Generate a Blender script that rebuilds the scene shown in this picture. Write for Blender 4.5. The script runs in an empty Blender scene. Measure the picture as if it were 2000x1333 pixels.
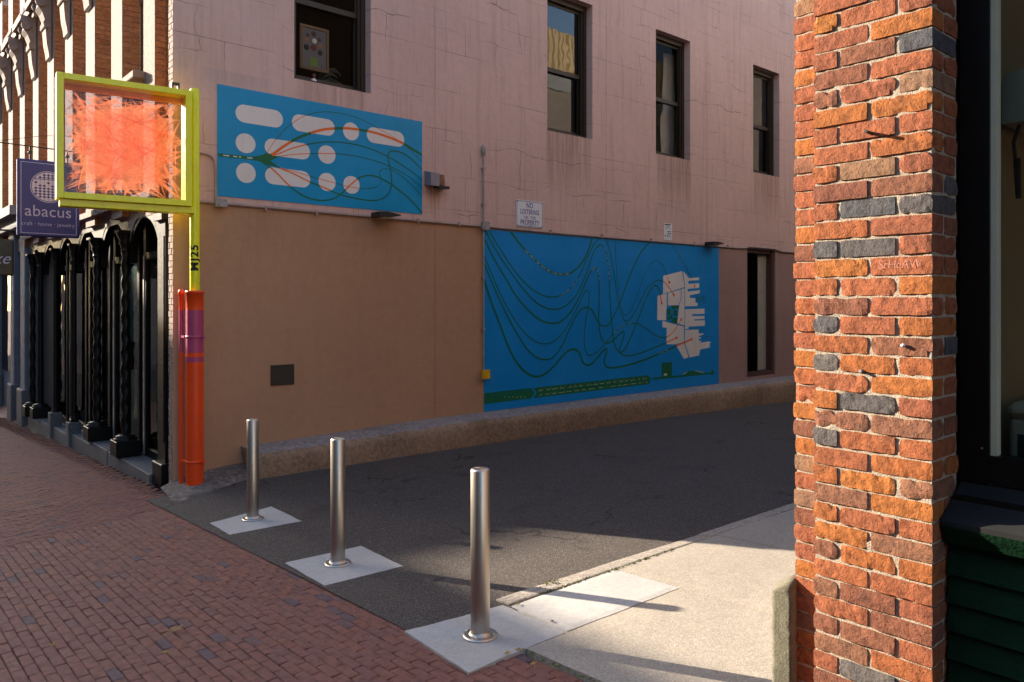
import bpy, bmesh, math, random
from mathutils import Vector, Matrix, Quaternion, noise
# ------------------------------------------------------------------ camera, sky, sun, exposure
# Datum: z = 0 is the photographer's eye height; x runs into the alley, y runs along the street.
S = bpy.context.scene
COL = S.collection
YAW = math.radians(48.958)
cam_d = bpy.data.cameras.new('camera'); cam = bpy.data.objects.new('camera', cam_d); COL.objects.link(cam)
cam.location = (0, 0, 0); cam.rotation_euler = (math.radians(90), 0, YAW - math.radians(90))
cam_d.sensor_width = 36; cam_d.lens = 27.0; cam_d.shift_y = -0.03825
cam_d.clip_start = 0.05; cam_d.clip_end = 2000
S.camera = cam
SUN_EL = math.radians(18.0)
SUN_AZ = (-0.387, 0.922)                      # horizontal direction towards the sun
W = bpy.data.worlds.new('World'); S.world = W; W.use_nodes = True
wn = W.node_tree.nodes; wl = W.node_tree.links
sky_n = wn.new('ShaderNodeTexSky'); sky_n.sky_type = 'NISHITA'; sky_n.sun_disc = False
sky_n.sun_elevation = SUN_EL; sky_n.sun_rotation = math.atan2(SUN_AZ[0], SUN_AZ[1])
sky_n.dust_density = 1.2; sky_n.ozone_density = 1.0; sky_n.air_density = 1.0
bg = wn['Background']; wl.new(sky_n.outputs['Color'], bg.inputs['Color']); bg.inputs['Strength'].default_value = 0.132
sun_d = bpy.data.lights.new('sun', 'SUN'); sun = bpy.data.objects.new('sun', sun_d); COL.objects.link(sun)
sun_d.energy = 5.0; sun_d.angle = math.radians(0.5); sun_d.color = (1.0, 0.86, 0.68)
sun.rotation_euler = Vector((SUN_AZ[0]*math.cos(SUN_EL), SUN_AZ[1]*math.cos(SUN_EL), math.sin(SUN_EL))).to_track_quat('Z', 'Y').to_euler()
sun.location = (-8, 20, 15)
S.view_settings.view_transform = 'Standard'; S.view_settings.look = 'None'
S.view_settings.gamma = 1.0; S.view_settings.use_curve_mapping = False
S.view_settings.exposure = 1.8
S.cycles.transparent_max_bounces = 24; S.cycles.max_bounces = 10; S.cycles.diffuse_bounces = 6
S.cycles.caustics_reflective = False; S.cycles.caustics_refractive = False
R = random.Random(7)

# ------------------------------------------------------------------ measuring helpers (photo pixel -> point on a real plane)
FW = (math.cos(YAW), math.sin(YAW)); RT = (math.sin(YAW), -math.cos(YAW))
def ray(u, v):
    s = (u-1000)/1500
    return (FW[0]+RT[0]*s, FW[1]+RT[1]*s, (590-v)/1500)
WALL_Y = 8.75; FRONT_X = 2.71
def wall(u, v):
    d = ray(u, v); t = WALL_Y/d[1]
    return (d[0]*t, d[2]*t)
def sstep(a, b, x):
    t = min(1, max(0, (x-a)/(b-a))); return t*t*(3-2*t)
def gz(x, y):
    s = -1.803-.047*(min(max(y, -25), 45)-3.227)
    w = sstep(2.4, 3.4, x)
    if w == 0: return s
    al = -1.803-.047*(min(max(y, -25), 6.46)-3.227)
    xx = min(x, 18)
    k = sstep(4, 8, y)
    al += (1-k)*(-.006*(xx-2.58)) + k*(-.0011*max(0, xx-5)**2)
    return s*(1-w)+al*w
def proj(p):
    d = p[0]*FW[0]+p[1]*FW[1]
    if d < .3: return None
    return (1000+1500*(p[0]*RT[0]+p[1]*RT[1])/d, 590-1500*p[2]/d, d)

# ------------------------------------------------------------------ mesh builder
class MB:
    def __init__(s): s.v = []; s.f = []; s.mi = []; s.sm = []
    def add(s, vs, fs, mi=0, smooth=False):
        o = len(s.v); s.v += [tuple(p) for p in vs]
        for f in fs: s.f.append([i+o for i in f]); s.mi.append(mi); s.sm.append(smooth)
        return s
    def box(s, x0, x1, y0, y1, z0, z1, mi=0):
        return s.add([(x0,y0,z0),(x1,y0,z0),(x1,y1,z0),(x0,y1,z0),(x0,y0,z1),(x1,y0,z1),(x1,y1,z1),(x0,y1,z1)],
            [(0,3,2,1),(4,5,6,7),(0,1,5,4),(1,2,6,5),(2,3,7,6),(3,0,4,7)], mi)
    def cbox(s, x0, x1, y0, y1, z0, z1, c=.004, mi=0, jit=0, rnd=None):
        vs = []; 
        sg = [(-1,-1,-1),(1,-1,-1),(1,1,-1),(-1,1,-1),(-1,-1,1),(1,-1,1),(1,1,1),(-1,1,1)]
        lo = (x0,y0,z0); hi = (x1,y1,z1)
        for q in sg:
            j = [(rnd.uniform(-jit, jit) if rnd else 0) for _ in range(3)]
            P = [(hi if q[a] > 0 else lo)[a]+j[a] for a in range(3)]
            for a in range(3):                      # vertex lying on face a: inset along the other two axes
                p = list(P)
                for b in range(3):
                    if b != a: p[b] -= q[b]*c
                vs.append(p)
        def V(i, a): return 3*i+a
        fs = []
        for a, quad in ((2,(0,3,2,1)),(2,(4,5,6,7)),(1,(0,1,5,4)),(0,(1,2,6,5)),(1,(2,3,7,6)),(0,(3,0,4,7))):
            fs.append([V(i, a) for i in quad])
        for i, j2, a, b in ((0,1,1,2),(1,2,0,2),(2,3,1,2),(3,0,0,2),(4,5,1,2),(5,6,0,2),(6,7,1,2),(7,4,0,2),(0,4,0,1),(1,5,0,1),(2,6,0,1),(3,7,0,1)):
            fs.append([V(i,a),V(j2,a),V(j2,b),V(i,b)])
        for i in range(8): fs.append([V(i,0),V(i,1),V(i,2)])
        return s.add(vs, fs, mi)
    def prism(s, poly, axis, a, b, mi=0):
        """poly in the two other axes (in order x,y,z without axis), extruded from a to b on axis"""
        n = len(poly)
        def P(p, t):
            l = list(p); l.insert(axis, t); return l
        vs = [P(p, a) for p in poly]+[P(p, b) for p in poly]
        fs = [list(range(n))[::-1], list(range(n, 2*n))]+[[i,(i+1)%n,(i+1)%n+n,i+n] for i in range(n)]
        return s.add(vs, fs, mi)
    def lathe(s, c, prof, n=24, mi=0, smooth=True, axis=2, cap=True):
        vs = []; fs = []
        for r, h in prof:
            for k in range(n):
                a = 2*math.pi*k/n; q = [r*math.cos(a), r*math.sin(a)]; q.insert(axis, h)
                vs.append((c[0]+q[0], c[1]+q[1], c[2]+q[2]))
        for i in range(len(prof)-1):
            for k in range(n):
                fs.append((i*n+k, i*n+(k+1)%n, (i+1)*n+(k+1)%n, (i+1)*n+k))
        s.add(vs, fs, mi, smooth)
        if cap:
            for i in (0, len(prof)-1):
                s.add(vs[i*n:(i+1)*n], [list(range(n))], mi)
        return s
    def tube(s, pts, r, n=8, mi=0):
        pts = [Vector(p) for p in pts]; vs = []; fs = []
        up = None
        for i, p in enumerate(pts):
            t = (pts[min(i+1,len(pts)-1)]-pts[max(i-1,0)]).normalized()
            if up is None:
                up = t.orthogonal().normalized()
            up = (up-t*up.dot(t))
            up = up.normalized() if up.length > 1e-6 else t.orthogonal().normalized()
            w = t.cross(up); rr = r[i] if isinstance(r, (list, tuple)) else r
            for k in range(n):
                a = 2*math.pi*k/n; vs.append(p+(up*math.cos(a)+w*math.sin(a))*rr)
        for i in range(len(pts)-1):
            for k in range(n): fs.append((i*n+k, i*n+(k+1)%n, (i+1)*n+(k+1)%n, (i+1)*n+k))
        s.add(vs, fs, mi, True)
        s.add(vs[:n], [list(range(n))[::-1]], mi); s.add(vs[-n:], [list(range(n))], mi)
        return s
    def mesh(s, name, mats, off=(0,0,0)):
        me = bpy.data.meshes.new(name)
        me.from_pydata([(p[0]-off[0], p[1]-off[1], p[2]-off[2]) for p in s.v], [], s.f)
        for m in mats: me.materials.append(m)
        me.polygons.foreach_set('material_index', s.mi); me.polygons.foreach_set('use_smooth', s.sm)
        me.update(); return me
ORG = {}
def thing(name, label, cat, loc, rz=0, group=None, kind=None):
    o = bpy.data.objects.new(name, None); COL.objects.link(o); o.location = loc; o.rotation_euler = (0,0,rz)
    o.empty_display_size = .1
    if label: o['label'] = label
    if cat: o['category'] = cat
    if group: o['group'] = group
    if kind: o['kind'] = kind
    ORG[o.name] = tuple(loc); return o
def part(name, mb, mats, parent, local=False, label=None, kind=None):
    """child mesh; mb holds world coordinates unless local"""
    if not isinstance(mats, (list, tuple)): mats = [mats]
    org = ORG[parent.name]
    o = bpy.data.objects.new(name, mb.mesh(name, mats, (0,0,0) if local else org)); COL.objects.link(o); o.parent = parent
    ORG[o.name] = org
    if label: o['label'] = label
    if kind: o['kind'] = kind
    return o
def solo(name, mb, mats, label=None, cat=None, group=None, kind=None, org=None):
    if not isinstance(mats, (list, tuple)): mats = [mats]
    if org is None:
        xs = [p[0] for p in mb.v]; ys = [p[1] for p in mb.v]; zs = [p[2] for p in mb.v]
        org = ((min(xs)+max(xs))/2, (min(ys)+max(ys))/2, min(zs))
    o = bpy.data.objects.new(name, mb.mesh(name, mats, org)); COL.objects.link(o); o.location = org
    if label: o['label'] = label
    if cat: o['category'] = cat
    if group: o['group'] = group
    if kind: o['kind'] = kind
    ORG[o.name] = org; return o
def copy_tree(o, parent=None, loc=None, label=None):
    c = o.copy(); COL.objects.link(c)
    if parent: c.parent = parent
    if loc: c.location = loc
    if label: c['label'] = label
    for ch in list(o.children): copy_tree(ch, c)
    return c
def text(s, size=1.0, align='CENTER', bold=0.0, xs=1.0, spacing=1.0, shear=0.0, cut=0):
    cu = bpy.data.curves.new('t', 'FONT'); cu.body = s; cu.size = size; cu.align_x = align; cu.align_y = 'CENTER'
    cu.offset = bold; cu.space_character = spacing; cu.shear = shear; cu.resolution_u = 4
    ob = bpy.data.objects.new('t', cu); me = bpy.data.meshes.new_from_object(ob)
    if cut:
        bm = bmesh.new(); bm.from_mesh(me)
        for k in range(-12, 13): bmesh.ops.bisect_plane(bm, geom=bm.verts[:]+bm.edges[:]+bm.faces[:], plane_co=(0, k*cut, 0), plane_no=(0, 1, 0))
        bm.to_mesh(me); bm.free()
    vs = [(v.co.x*xs, v.co.y) for v in me.vertices]; fs = [list(p.vertices) for p in me.polygons]
    bpy.data.objects.remove(ob); bpy.data.curves.remove(cu); bpy.data.meshes.remove(me)
    return vs, fs

# ------------------------------------------------------------------ materials
def nt(name):
    m = bpy.data.materials.new(name); m.use_nodes = True
    N = m.node_tree.nodes; L = m.node_tree.links
    return m, N, L, N['Principled BSDF']
def c4(c): return (c[0], c[1], c[2], 1)
def node(N, t, **k):
    n = N.new(t)
    for a, b in k.items():
        if hasattr(n, a): setattr(n, a, b)
        else: n.inputs[a].default_value = b
    return n
def tnoise(N, L, vec, scale, detail=5, rough=.6, dist=0):
    n = node(N, 'ShaderNodeTexNoise'); n.inputs['Scale'].default_value = scale; n.inputs['Detail'].default_value = detail
    n.inputs['Roughness'].default_value = rough; n.inputs['Distortion'].default_value = dist
    if vec is not None: L.new(vec, n.inputs['Vector'])
    return n.outputs['Fac']
def ramp(N, L, fac, stops):
    r = N.new('ShaderNodeValToRGB'); e = r.color_ramp.elements
    while len(e) < len(stops): e.new(.5)
    for i, (p, c) in enumerate(stops):
        e[i].position = p; e[i].color = c4(c) if isinstance(c, (tuple, list)) else (c, c, c, 1)
    L.new(fac, r.inputs['Fac']); return r.outputs['Color']
def mix(N, L, fac, a, b, mode='MIX'):
    n = N.new('ShaderNodeMix'); n.data_type = 'RGBA'; n.blend_type = mode
    for sock, val in ((n.inputs[0], fac), (n.inputs[6], a), (n.inputs[7], b)):
        if isinstance(val, (int, float)): sock.default_value = val
        elif isinstance(val, (tuple, list)): sock.default_value = c4(val)
        else: L.new(val, sock)
    return n.outputs[2]
def mth(N, L, op, a, b=None, clamp=False):
    n = N.new('ShaderNodeMath'); n.operation = op; n.use_clamp = clamp
    for i, v in enumerate((a, b)):
        if v is None: continue
        if isinstance(v, (int, float)): n.inputs[i].default_value = v
        else: L.new(v, n.inputs[i])
    return n.outputs[0]
def bump(N, L, B, hs):
    """hs: list of (height socket, strength, distance)"""
    prev = None
    for h, st, d in hs:
        b = N.new('ShaderNodeBump'); b.inputs['Strength'].default_value = st; b.inputs['Distance'].default_value = d
        L.new(h, b.inputs['Height'])
        if prev: L.new(prev, b.inputs['Normal'])
        prev = b.outputs['Normal']
    L.new(prev, B.inputs['Normal'])
def objvec(N): return N.new('ShaderNodeTexCoord').outputs['Object']
def scalevec(N, L, vec, sx, sy, sz):
    n = N.new('ShaderNodeMapping'); n.inputs['Scale'].default_value = (sx, sy, sz); L.new(vec, n.inputs['Vector']); return n.outputs[0]
def P(name, c, r=.55, metal=0, var=.2, vs=4, c2=None, bs=0, bscale=80, spec=.5, worn=0):
    m, N, L, B = nt(name); v = objvec(N)
    c2 = c2 or tuple(x*(1-var) for x in c)
    f = tnoise(N, L, v, vs, 6)
    col = ramp(N, L, f, [(.35, c2), (.65, c)])
    if worn:
        k = ramp(N, L, tnoise(N, L, v, 13, 6, .75), [(.66, 0.), (.70, 1.)])
        col = mix(N, L, mth(N, L, 'MULTIPLY', k, worn), col, (.10,.07,.05))
        g = ramp(N, L, tnoise(N, L, scalevec(N, L, v, 8, 8, .8), 2, 5, .7), [(.45, 0.), (.8, 1.)])
        col = mix(N, L, mth(N, L, 'MULTIPLY', g, worn*.35), col, (.16,.11,.07))
    L.new(col, B.inputs['Base Color']); B.inputs['Metallic'].default_value = metal
    B.inputs['Specular IOR Level'].default_value = spec
    L.new(ramp(N, L, tnoise(N, L, v, vs*5, 4), [(.3, max(0, r-.1)), (.7, min(1, r+.1))]), B.inputs['Roughness'])
    if bs: bump(N, L, B, [(tnoise(N, L, v, bscale, 4), bs, .01)])
    return m
def flat(name, c, r=.6, spec=.4):
    m, N, L, B = nt(name); B.inputs['Base Color'].default_value = c4(c); B.inputs['Roughness'].default_value = r
    B.inputs['Specular IOR Level'].default_value = spec; return m
def rand_src(N, L):
    oi = N.new('ShaderNodeObjectInfo').outputs['Random']; ge = N.new('ShaderNodeNewGeometry').outputs['Random Per Island']
    return mth(N, L, 'FRACT', mth(N, L, 'ADD', oi, ge))

def stucco(name, c, c2, crack=1.0, warm=(.25,.15,.1), fine=.35, stains=()):
    m, N, L, B = nt(name); v = objvec(N)
    d = N.new('ShaderNodeTexNoise'); d.inputs['Scale'].default_value = 1.7; d.inputs['Detail'].default_value = 4; L.new(v, d.inputs['Vector'])
    sep = N.new('ShaderNodeSeparateXYZ'); L.new(v, sep.inputs[0]); dc = N.new('ShaderNodeSeparateXYZ'); L.new(d.outputs['Color'], dc.inputs[0])
    def cr(kx, kz, amt, width, row, mort, off=.5):
        cx = mth(N, L, 'ADD', sep.outputs[0], mth(N, L, 'MULTIPLY', dc.outputs[0], amt))
        cz = mth(N, L, 'ADD', mth(N, L, 'ADD', sep.outputs[2], 20.0), mth(N, L, 'MULTIPLY', dc.outputs[1], amt))
        cb = N.new('ShaderNodeCombineXYZ'); L.new(cx, cb.inputs[0]); L.new(cz, cb.inputs[1])
        b = N.new('ShaderNodeTexBrick'); b.inputs['Scale'].default_value = 1; b.inputs['Brick Width'].default_value = width
        b.inputs['Row Height'].default_value = row; b.inputs['Mortar Size'].default_value = mort; b.inputs['Mortar Smooth'].default_value = .6
        b.offset = off; L.new(cb.outputs[0], b.inputs['Vector']); return b.outputs['Fac']
    scored = cr(1, 1, .02, 1.15, .555, .007)
    crack_l = cr(1, 1, .34, .95, .52, .008)
    msk = ramp(N, L, tnoise(N, L, v, .9, 3), [(.48, 0.), (.62, 1.)])
    msk2 = ramp(N, L, tnoise(N, L, scalevec(N, L, v, 1.3, 1, 2.1), .8, 3), [(.45, 0.), (.6, 1.)])
    a = mth(N, L, 'MULTIPLY', scored, mth(N, L, 'ADD', mth(N, L, 'MULTIPLY', msk2, .6), .12))
    k = mth(N, L, 'MULTIPLY', crack_l, msk)
    tot = mth(N, L, 'MULTIPLY', mth(N, L, 'MAXIMUM', a, k), crack, True)
    big = tnoise(N, L, v, .55, 5)
    col = ramp(N, L, big, [(.32, c2), (.66, c)])
    streak = ramp(N, L, tnoise(N, L, scalevec(N, L, v, 5.5, 1, .35), 1.6, 5, .65), [(.5, 0.), (.78, 1.)])
    col = mix(N, L, mth(N, L, 'MULTIPLY', streak, .38*min(1, crack+.25)), col, warm)
    st_n = ramp(N, L, tnoise(N, L, scalevec(N, L, v, 16, 1, .5), 1.2, 5, .7), [(.38, 0.), (.62, 1.)])
    for x0, x1, z0, z1, sc_c, amt in stains:
        def mr(sock, a, b):
            n_ = N.new('ShaderNodeMapRange'); n_.interpolation_type = 'SMOOTHSTEP'; n_.inputs[1].default_value = a; n_.inputs[2].default_value = b; L.new(sock, n_.inputs[0]); return n_.outputs[0]
        wob = mth(N, L, 'ADD', sep.outputs[0], mth(N, L, 'MULTIPLY', dc.outputs[2], .12)); e = .06
        mx = mth(N, L, 'MULTIPLY', mr(wob, x0-2.65-e, x0-2.65+e), mr(wob, x1-2.65+e, x1-2.65-e))
        mz = mth(N, L, 'MULTIPLY', mr(sep.outputs[2], z0+2.0, z0+2.0+(z1-z0)*.9), mr(sep.outputs[2], z1+2.03, z1+2.0))
        f_ = mth(N, L, 'MULTIPLY', mth(N, L, 'MULTIPLY', mx, mz), mth(N, L, 'MULTIPLY', mth(N, L, 'ADD', mth(N, L, 'MULTIPLY', st_n, .8), .2), amt), True)
        col = mix(N, L, f_, col, sc_c)
    mott = tnoise(N, L, v, 9, 6, .7)
    col = mix(N, L, .22, col, ramp(N, L, mott, [(.3, .55), (.7, 1.)]), 'MULTIPLY')
    col = mix(N, L, mth(N, L, 'MULTIPLY', tot, .8), col, tuple(x*.33 for x in c))
    L.new(col, B.inputs['Base Color']); B.inputs['Roughness'].default_value = .85; B.inputs['Specular IOR Level'].default_value = .25
    bump(N, L, B, [(tnoise(N, L, v, 3.0, 5), .25, .05), (tnoise(N, L, v, 55, 6, .7), fine, .008), (mth(N, L, 'SUBTRACT', 1.0, tot), .6, .006)])
    return m
def speckled(name, c, c2, cs, cd, scale, r=.9, bs=.5, bd=.004, amt=.5, patch=None, cracks=False):
    """asphalt or exposed aggregate: voronoi stones of varying tone in a matrix"""
    m, N, L, B = nt(name); v = objvec(N)
    vo = N.new('ShaderNodeTexVoronoi'); vo.inputs['Scale'].default_value = scale; L.new(v, vo.inputs['Vector'])
    sp = N.new('ShaderNodeSeparateXYZ'); L.new(vo.outputs['Color'], sp.inputs[0])
    base = ramp(N, L, tnoise(N, L, v, .7, 7, .65), [(.33, c2), (.67, c)])
    tone = ramp(N, L, sp.outputs[0], [(.0, cd), (.35, tuple((a+b)/2 for a, b in zip(c, cd))), (.72, c), (1., cs)])
    col = mix(N, L, amt, base, tone)
    mid = ramp(N, L, tnoise(N, L, v, 14, 5, .7), [(.3, .7), (.7, 1.05)])
    col = mix(N, L, .3, col, mid, 'MULTIPLY')
    if patch:
        ve = N.new('ShaderNodeTexVoronoi'); ve.feature = 'DISTANCE_TO_EDGE'; ve.inputs['Scale'].default_value = .55
        dn = N.new('ShaderNodeTexNoise'); dn.inputs['Scale'].default_value = 2.5; dn.inputs['Detail'].default_value = 6; L.new(v, dn.inputs['Vector'])
        va = N.new('ShaderNodeVectorMath'); va.operation = 'MULTIPLY_ADD'; L.new(dn.outputs['Color'], va.inputs[0]); va.inputs[1].default_value = (.7,.7,.7); L.new(v, va.inputs[2]); L.new(va.outputs[0], ve.inputs['Vector'])
        ck = mth(N, L, 'MULTIPLY', ramp(N, L, ve.outputs['Distance'], [(.004, 1.), (.012, 0.)]), ramp(N, L, tnoise(N, L, v, .8, 2), [(.5, 0.), (.6, 1.)]))
        col = mix(N, L, mth(N, L, 'MULTIPLY', ck, .75 if cracks else 0), col, tuple(x*.35 for x in c2))
        oil = ramp(N, L, tnoise(N, L, v, .9, 6, .6, .6), [(.56, 0.), (.72, 1.)])
        col = mix(N, L, mth(N, L, 'MULTIPLY', oil, .45 if cracks else .15), col, tuple(x*.55 for x in c2))
        pm = ramp(N, L, tnoise(N, L, v, 1.6, 6, .7, .4), [(.58, 0.), (.7, 1.)])
        col = mix(N, L, mth(N, L, 'MULTIPLY', pm, .5), col, patch)
    L.new(col, B.inputs['Base Color']); B.inputs['Roughness'].default_value = r; B.inputs['Specular IOR Level'].default_value = .3
    bump(N, L, B, [(tnoise(N, L, v, 1.4, 4), .3, .05), (vo.outputs['Distance'], bs, bd), (tnoise(N, L, v, 160, 4), .3, .003)])
    return m
def brickmat(name, cols, r=.85, pit=.5, vs=22, soot=.25, sc=1.0):
    m, N, L, B = nt(name); v = objvec(N); rnd = rand_src(N, L)
    cb = N.new('ShaderNodeVectorMath'); cb.operation = 'ADD'; L.new(v, cb.inputs[0])
    k = N.new('ShaderNodeCombineXYZ'); L.new(mth(N, L, 'MULTIPLY', rnd, 37.0), k.inputs[0]); L.new(k.outputs[0], cb.inputs[1]); vv = cb.outputs[0]
    n = len(cols)
    base = ramp(N, L, rnd, [((i+.5)/n, c) for i, c in enumerate(cols)])
    f1 = tnoise(N, L, vv, vs, 6, .7)
    col = mix(N, L, 1.0, base, ramp(N, L, f1, [(.28, (.48,.42,.42)), (.5, (.92,.92,.92)), (.75, (1.22,1.12,1.0))]), 'MULTIPLY')
    so = ramp(N, L, tnoise(N, L, vv, vs*.4, 5, .6), [(.56, 0.), (.74, 1.)])
    col = mix(N, L, mth(N, L, 'MULTIPLY', so, soot), col, (.05,.045,.045))
    pits = ramp(N, L, tnoise(N, L, vv, vs*4.2, 4, .65), [(.30, 0.), (.40, 1.)])
    col = mix(N, L, mth(N, L, 'MULTIPLY', mth(N, L, 'SUBTRACT', 1.0, pits), .7), col, (.035,.02,.015))
    L.new(col, B.inputs['Base Color']); B.inputs['Roughness'].default_value = r; B.inputs['Specular IOR Level'].default_value = .25
    bump(N, L, B, [(f1, pit, .012*sc), (pits, pit, .004*sc), (tnoise(N, L, vv, vs*9, 4, .7), pit*.7, .003*sc)])
    return m
def glass(name, tint=(.8,.85,.83), refl=1.0, ior=1.5):
    m, N, L, B = nt(name); out = N['Material Output']; N.remove(B)
    t = N.new('ShaderNodeBsdfTransparent'); t.inputs[0].default_value = c4(tint)
    g = N.new('ShaderNodeBsdfGlossy'); g.inputs['Roughness'].default_value = .01; g.inputs[0].default_value = (refl,refl,refl,1)
    fr = N.new('ShaderNodeFresnel'); fr.inputs[0].default_value = ior
    v = objvec(N); b = N.new('ShaderNodeBump'); b.inputs['Strength'].default_value = .04; b.inputs['Distance'].default_value = .05
    L.new(tnoise(N, L, v, 1.8, 2), b.inputs['Height']); L.new(b.outputs[0], g.inputs['Normal'])
    ms = N.new('ShaderNodeMixShader'); front = mth(N, L, 'SUBTRACT', 1.0, N.new('ShaderNodeNewGeometry').outputs['Backfacing'])   # reflect at the outer skin only
    L.new(mth(N, L, 'MULTIPLY', mth(N, L, 'MULTIPLY', fr.outputs[0], 1.8, True), front), ms.inputs[0]); L.new(t.outputs[0], ms.inputs[1]); L.new(g.outputs[0], ms.inputs[2])
    L.new(ms.outputs[0], out.inputs[0]); return m

PINK = stucco('pink_stucco', (.74,.495,.42), (.65,.43,.365), 1.0, (.30,.17,.11), .35, [(4.2,5.1,1.9,2.7,(.33,.2,.13),.5),(8.35,9.35,1.5,2.69,(.30,.18,.12),.6),(11.1,12.1,1.3,2.67,(.28,.16,.11),.65),(14.3,15.3,1.5,2.69,(.28,.16,.11),.6),(6.06,6.26,1.12,1.60,(.30,.12,.02),.85),(3.0,3.8,2.35,2.62,(.40,.33,.30),.5)])
TAN = stucco('tan_painted_stucco', (.53,.305,.175), (.475,.27,.155), .16, (.3,.17,.09), .3, [(4.9,6.1,.2,1.06,(.43,.235,.125),.5),(5.2,5.6,.45,1.08,(.30,.16,.08),.4),(3.5,3.9,.5,1.05,(.36,.2,.11),.4)])
MAUVE = stucco('mauve_stucco', (.42,.26,.22), (.36,.22,.19), .5, (.25,.15,.11))
ASPH = speckled('asphalt', (.112,.09,.079), (.082,.066,.058), (.42,.385,.35), (.03,.027,.026), 210, .8, 1.0, .007, .58, (.11,.09,.08), True)
CONC = speckled('aggregate_concrete', (.42,.375,.31), (.35,.31,.26), (.66,.58,.48), (.17,.15,.12), 170, .9, .35, .0025, .42)
PAD = speckled('fresh_concrete', (.52,.50,.47), (.42,.405,.39), (.56,.54,.51), (.36,.345,.33), 60, .85, .12, .001, .3, (.35,.35,.36))
KERB = speckled('granite_kerb', (.42,.37,.31), (.30,.26,.22), (.55,.5,.43), (.18,.15,.13), 70, .85, .6, .004, .5, (.2,.2,.1))
LEDGE = speckled('old_concrete_ledge', (.40,.265,.17), (.19,.12,.07), (.42,.3,.2), (.14,.09,.055), 30, .92, .5, .006, .35, (.12,.085,.045))
LEDGET = speckled('weathered_ledge_top', (.34,.29,.27), (.24,.2,.19), (.5,.42,.38), (.16,.13,.12), 30, .92, .5, .006, .45, (.14,.11,.09))
RUBBLE = speckled('rough_cement_apron', (.22,.18,.15), (.12,.1,.085), (.36,.3,.25), (.08,.065,.055), 24, .9, .9, .012, .5, (.08,.08,.05))
STEPG = speckled('granite_step', (.13,.13,.14), (.09,.09,.10), (.28,.28,.28), (.08,.08,.08), 90, .7, .3, .002, .5)
MOSS = speckled('mossy_granite', (.165,.15,.115), (.08,.08,.045), (.28,.255,.205), (.13,.12,.08), 120, .92, .3, .003, .35, (.12,.14,.05))
PAVE = brickmat('paving_brick', [(.225,.10,.075),(.25,.108,.08),(.21,.094,.076),(.24,.10,.072),(.23,.102,.08),(.215,.098,.082),(.245,.11,.08),(.22,.10,.08),(.235,.104,.078),(.225,.10,.08),(.24,.106,.076),(.215,.098,.08),(.23,.102,.075),(.22,.10,.082),(.24,.108,.08),(.228,.10,.076),(.14,.092,.10)], .75, .25, 16, .15, .5)
JOINT = P('paving_joint_sand', (.035,.026,.022), .95, 0, .5, 30, None, .5, 200)
PIERB = brickmat('old_orange_brick', [(.385,.135,.036),(.34,.11,.038),(.41,.15,.036),(.325,.105,.04)], .9, .8, 26, .2)
PIERR = brickmat('old_red_brick', [(.33,.108,.05),(.30,.098,.05),(.355,.116,.046),(.28,.094,.05)], .9, .8, 26, .2)
PIERP = brickmat('old_brown_brick', [(.225,.085,.05),(.24,.10,.058),(.20,.072,.046),(.25,.115,.068)], .9, .8, 26, .45)
PIERD = brickmat('burnt_dark_brick', [(.10,.09,.09),(.13,.115,.11),(.085,.085,.095)], .85, .8, 26, .3)
PIERT = brickmat('tan_grey_brick', [(.27,.15,.085),(.25,.14,.09)], .9, .7, 26, .3)
MORT = speckled('lime_mortar', (.42,.345,.265), (.33,.27,.205), (.72,.64,.53), (.3,.25,.2), 220, .95, .5, .003, .4)
FACB = brickmat('facade_brick', [(.42,.17,.07),(.37,.145,.065),(.45,.19,.085)], .85, .35, 16, .2)
FACM = P('facade_mortar', (.55,.44,.37), .95, 0, .2, 20, None, .3, 150)
STONE = P('pale_sandstone', (.29,.212,.18), .9, 0, .25, 14, None, 1.0, 28)
STONED = P('carved_sandstone', (.27,.20,.17), .9, 0, .2, 9, None, .4, 60)
BLACK = P('black_iron_paint', (.006,.005,.0045), .42, 0, .3, 6, None, .05, 60, .22)
BROWN = P('brown_window_paint', (.034,.022,.012), .5, 0, .25, 6)
FBROWN = P('olive_window_paint', (.115,.085,.055), .55, 0, .2, 5)
MAROON = P('maroon_door_paint', (.10,.045,.03), .5, 0, .25, 6)
DARKROOM = P('dim_room', (.05,.042,.035), .9)
GLASS = glass('window_glass', (.6,.6,.56), .75, 1.5)
SHOPG = glass('shop_glass', (.66,.68,.64), .45, 1.35); DARKG = glass('dark_shop_glass', (.42,.43,.40), .35, 1.3); CLEARG = glass('clear_window_glass', (.92,.92,.9), .14, 1.3)
ACRYL = glass('acrylic_sheet', (.84,.82,.84), .5, 1.25)
STEEL = None
def steel():
    m, N, L, B = nt('brushed_steel'); v = objvec(N)
    f = tnoise(N, L, scalevec(N, L, v, 60, 60, 1.2), 4, 5, .6)
    B.inputs['Base Color'].default_value = (.50,.46,.41,1)
    B.inputs['Metallic'].default_value = 1; L.new(ramp(N, L, f, [(.3,.33),(.7,.39)]), B.inputs['Roughness'])
    try: B.inputs['Anisotropic'].default_value = .5
    except Exception: pass
    return m
STEEL = steel()
GALV = P('grey_conduit', (.36,.33,.31), .55, .1, .25, 8)
PCOND = P('painted_conduit', (.42,.30,.25), .6, 0, .25, 6)
LIME = P('lime_yellow_paint', (.90,.88,.003), .34, 0, .08, 5, None, .06, 30, .5, .5)
ORNG = P('orange_red_paint', (.95,.075,.004), .38, 0, .1, 5, None, .08, 30, .5, .6)
MAGE = P('magenta_band_paint', (.46,.06,.15), .4, 0, .12, 5)
INKB = flat('black_stencil', (.012,.012,.012), .5)
AMBER = P('net_bounce_strip', (1.0,.40,.01), .5, 0, .2, 8)
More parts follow.
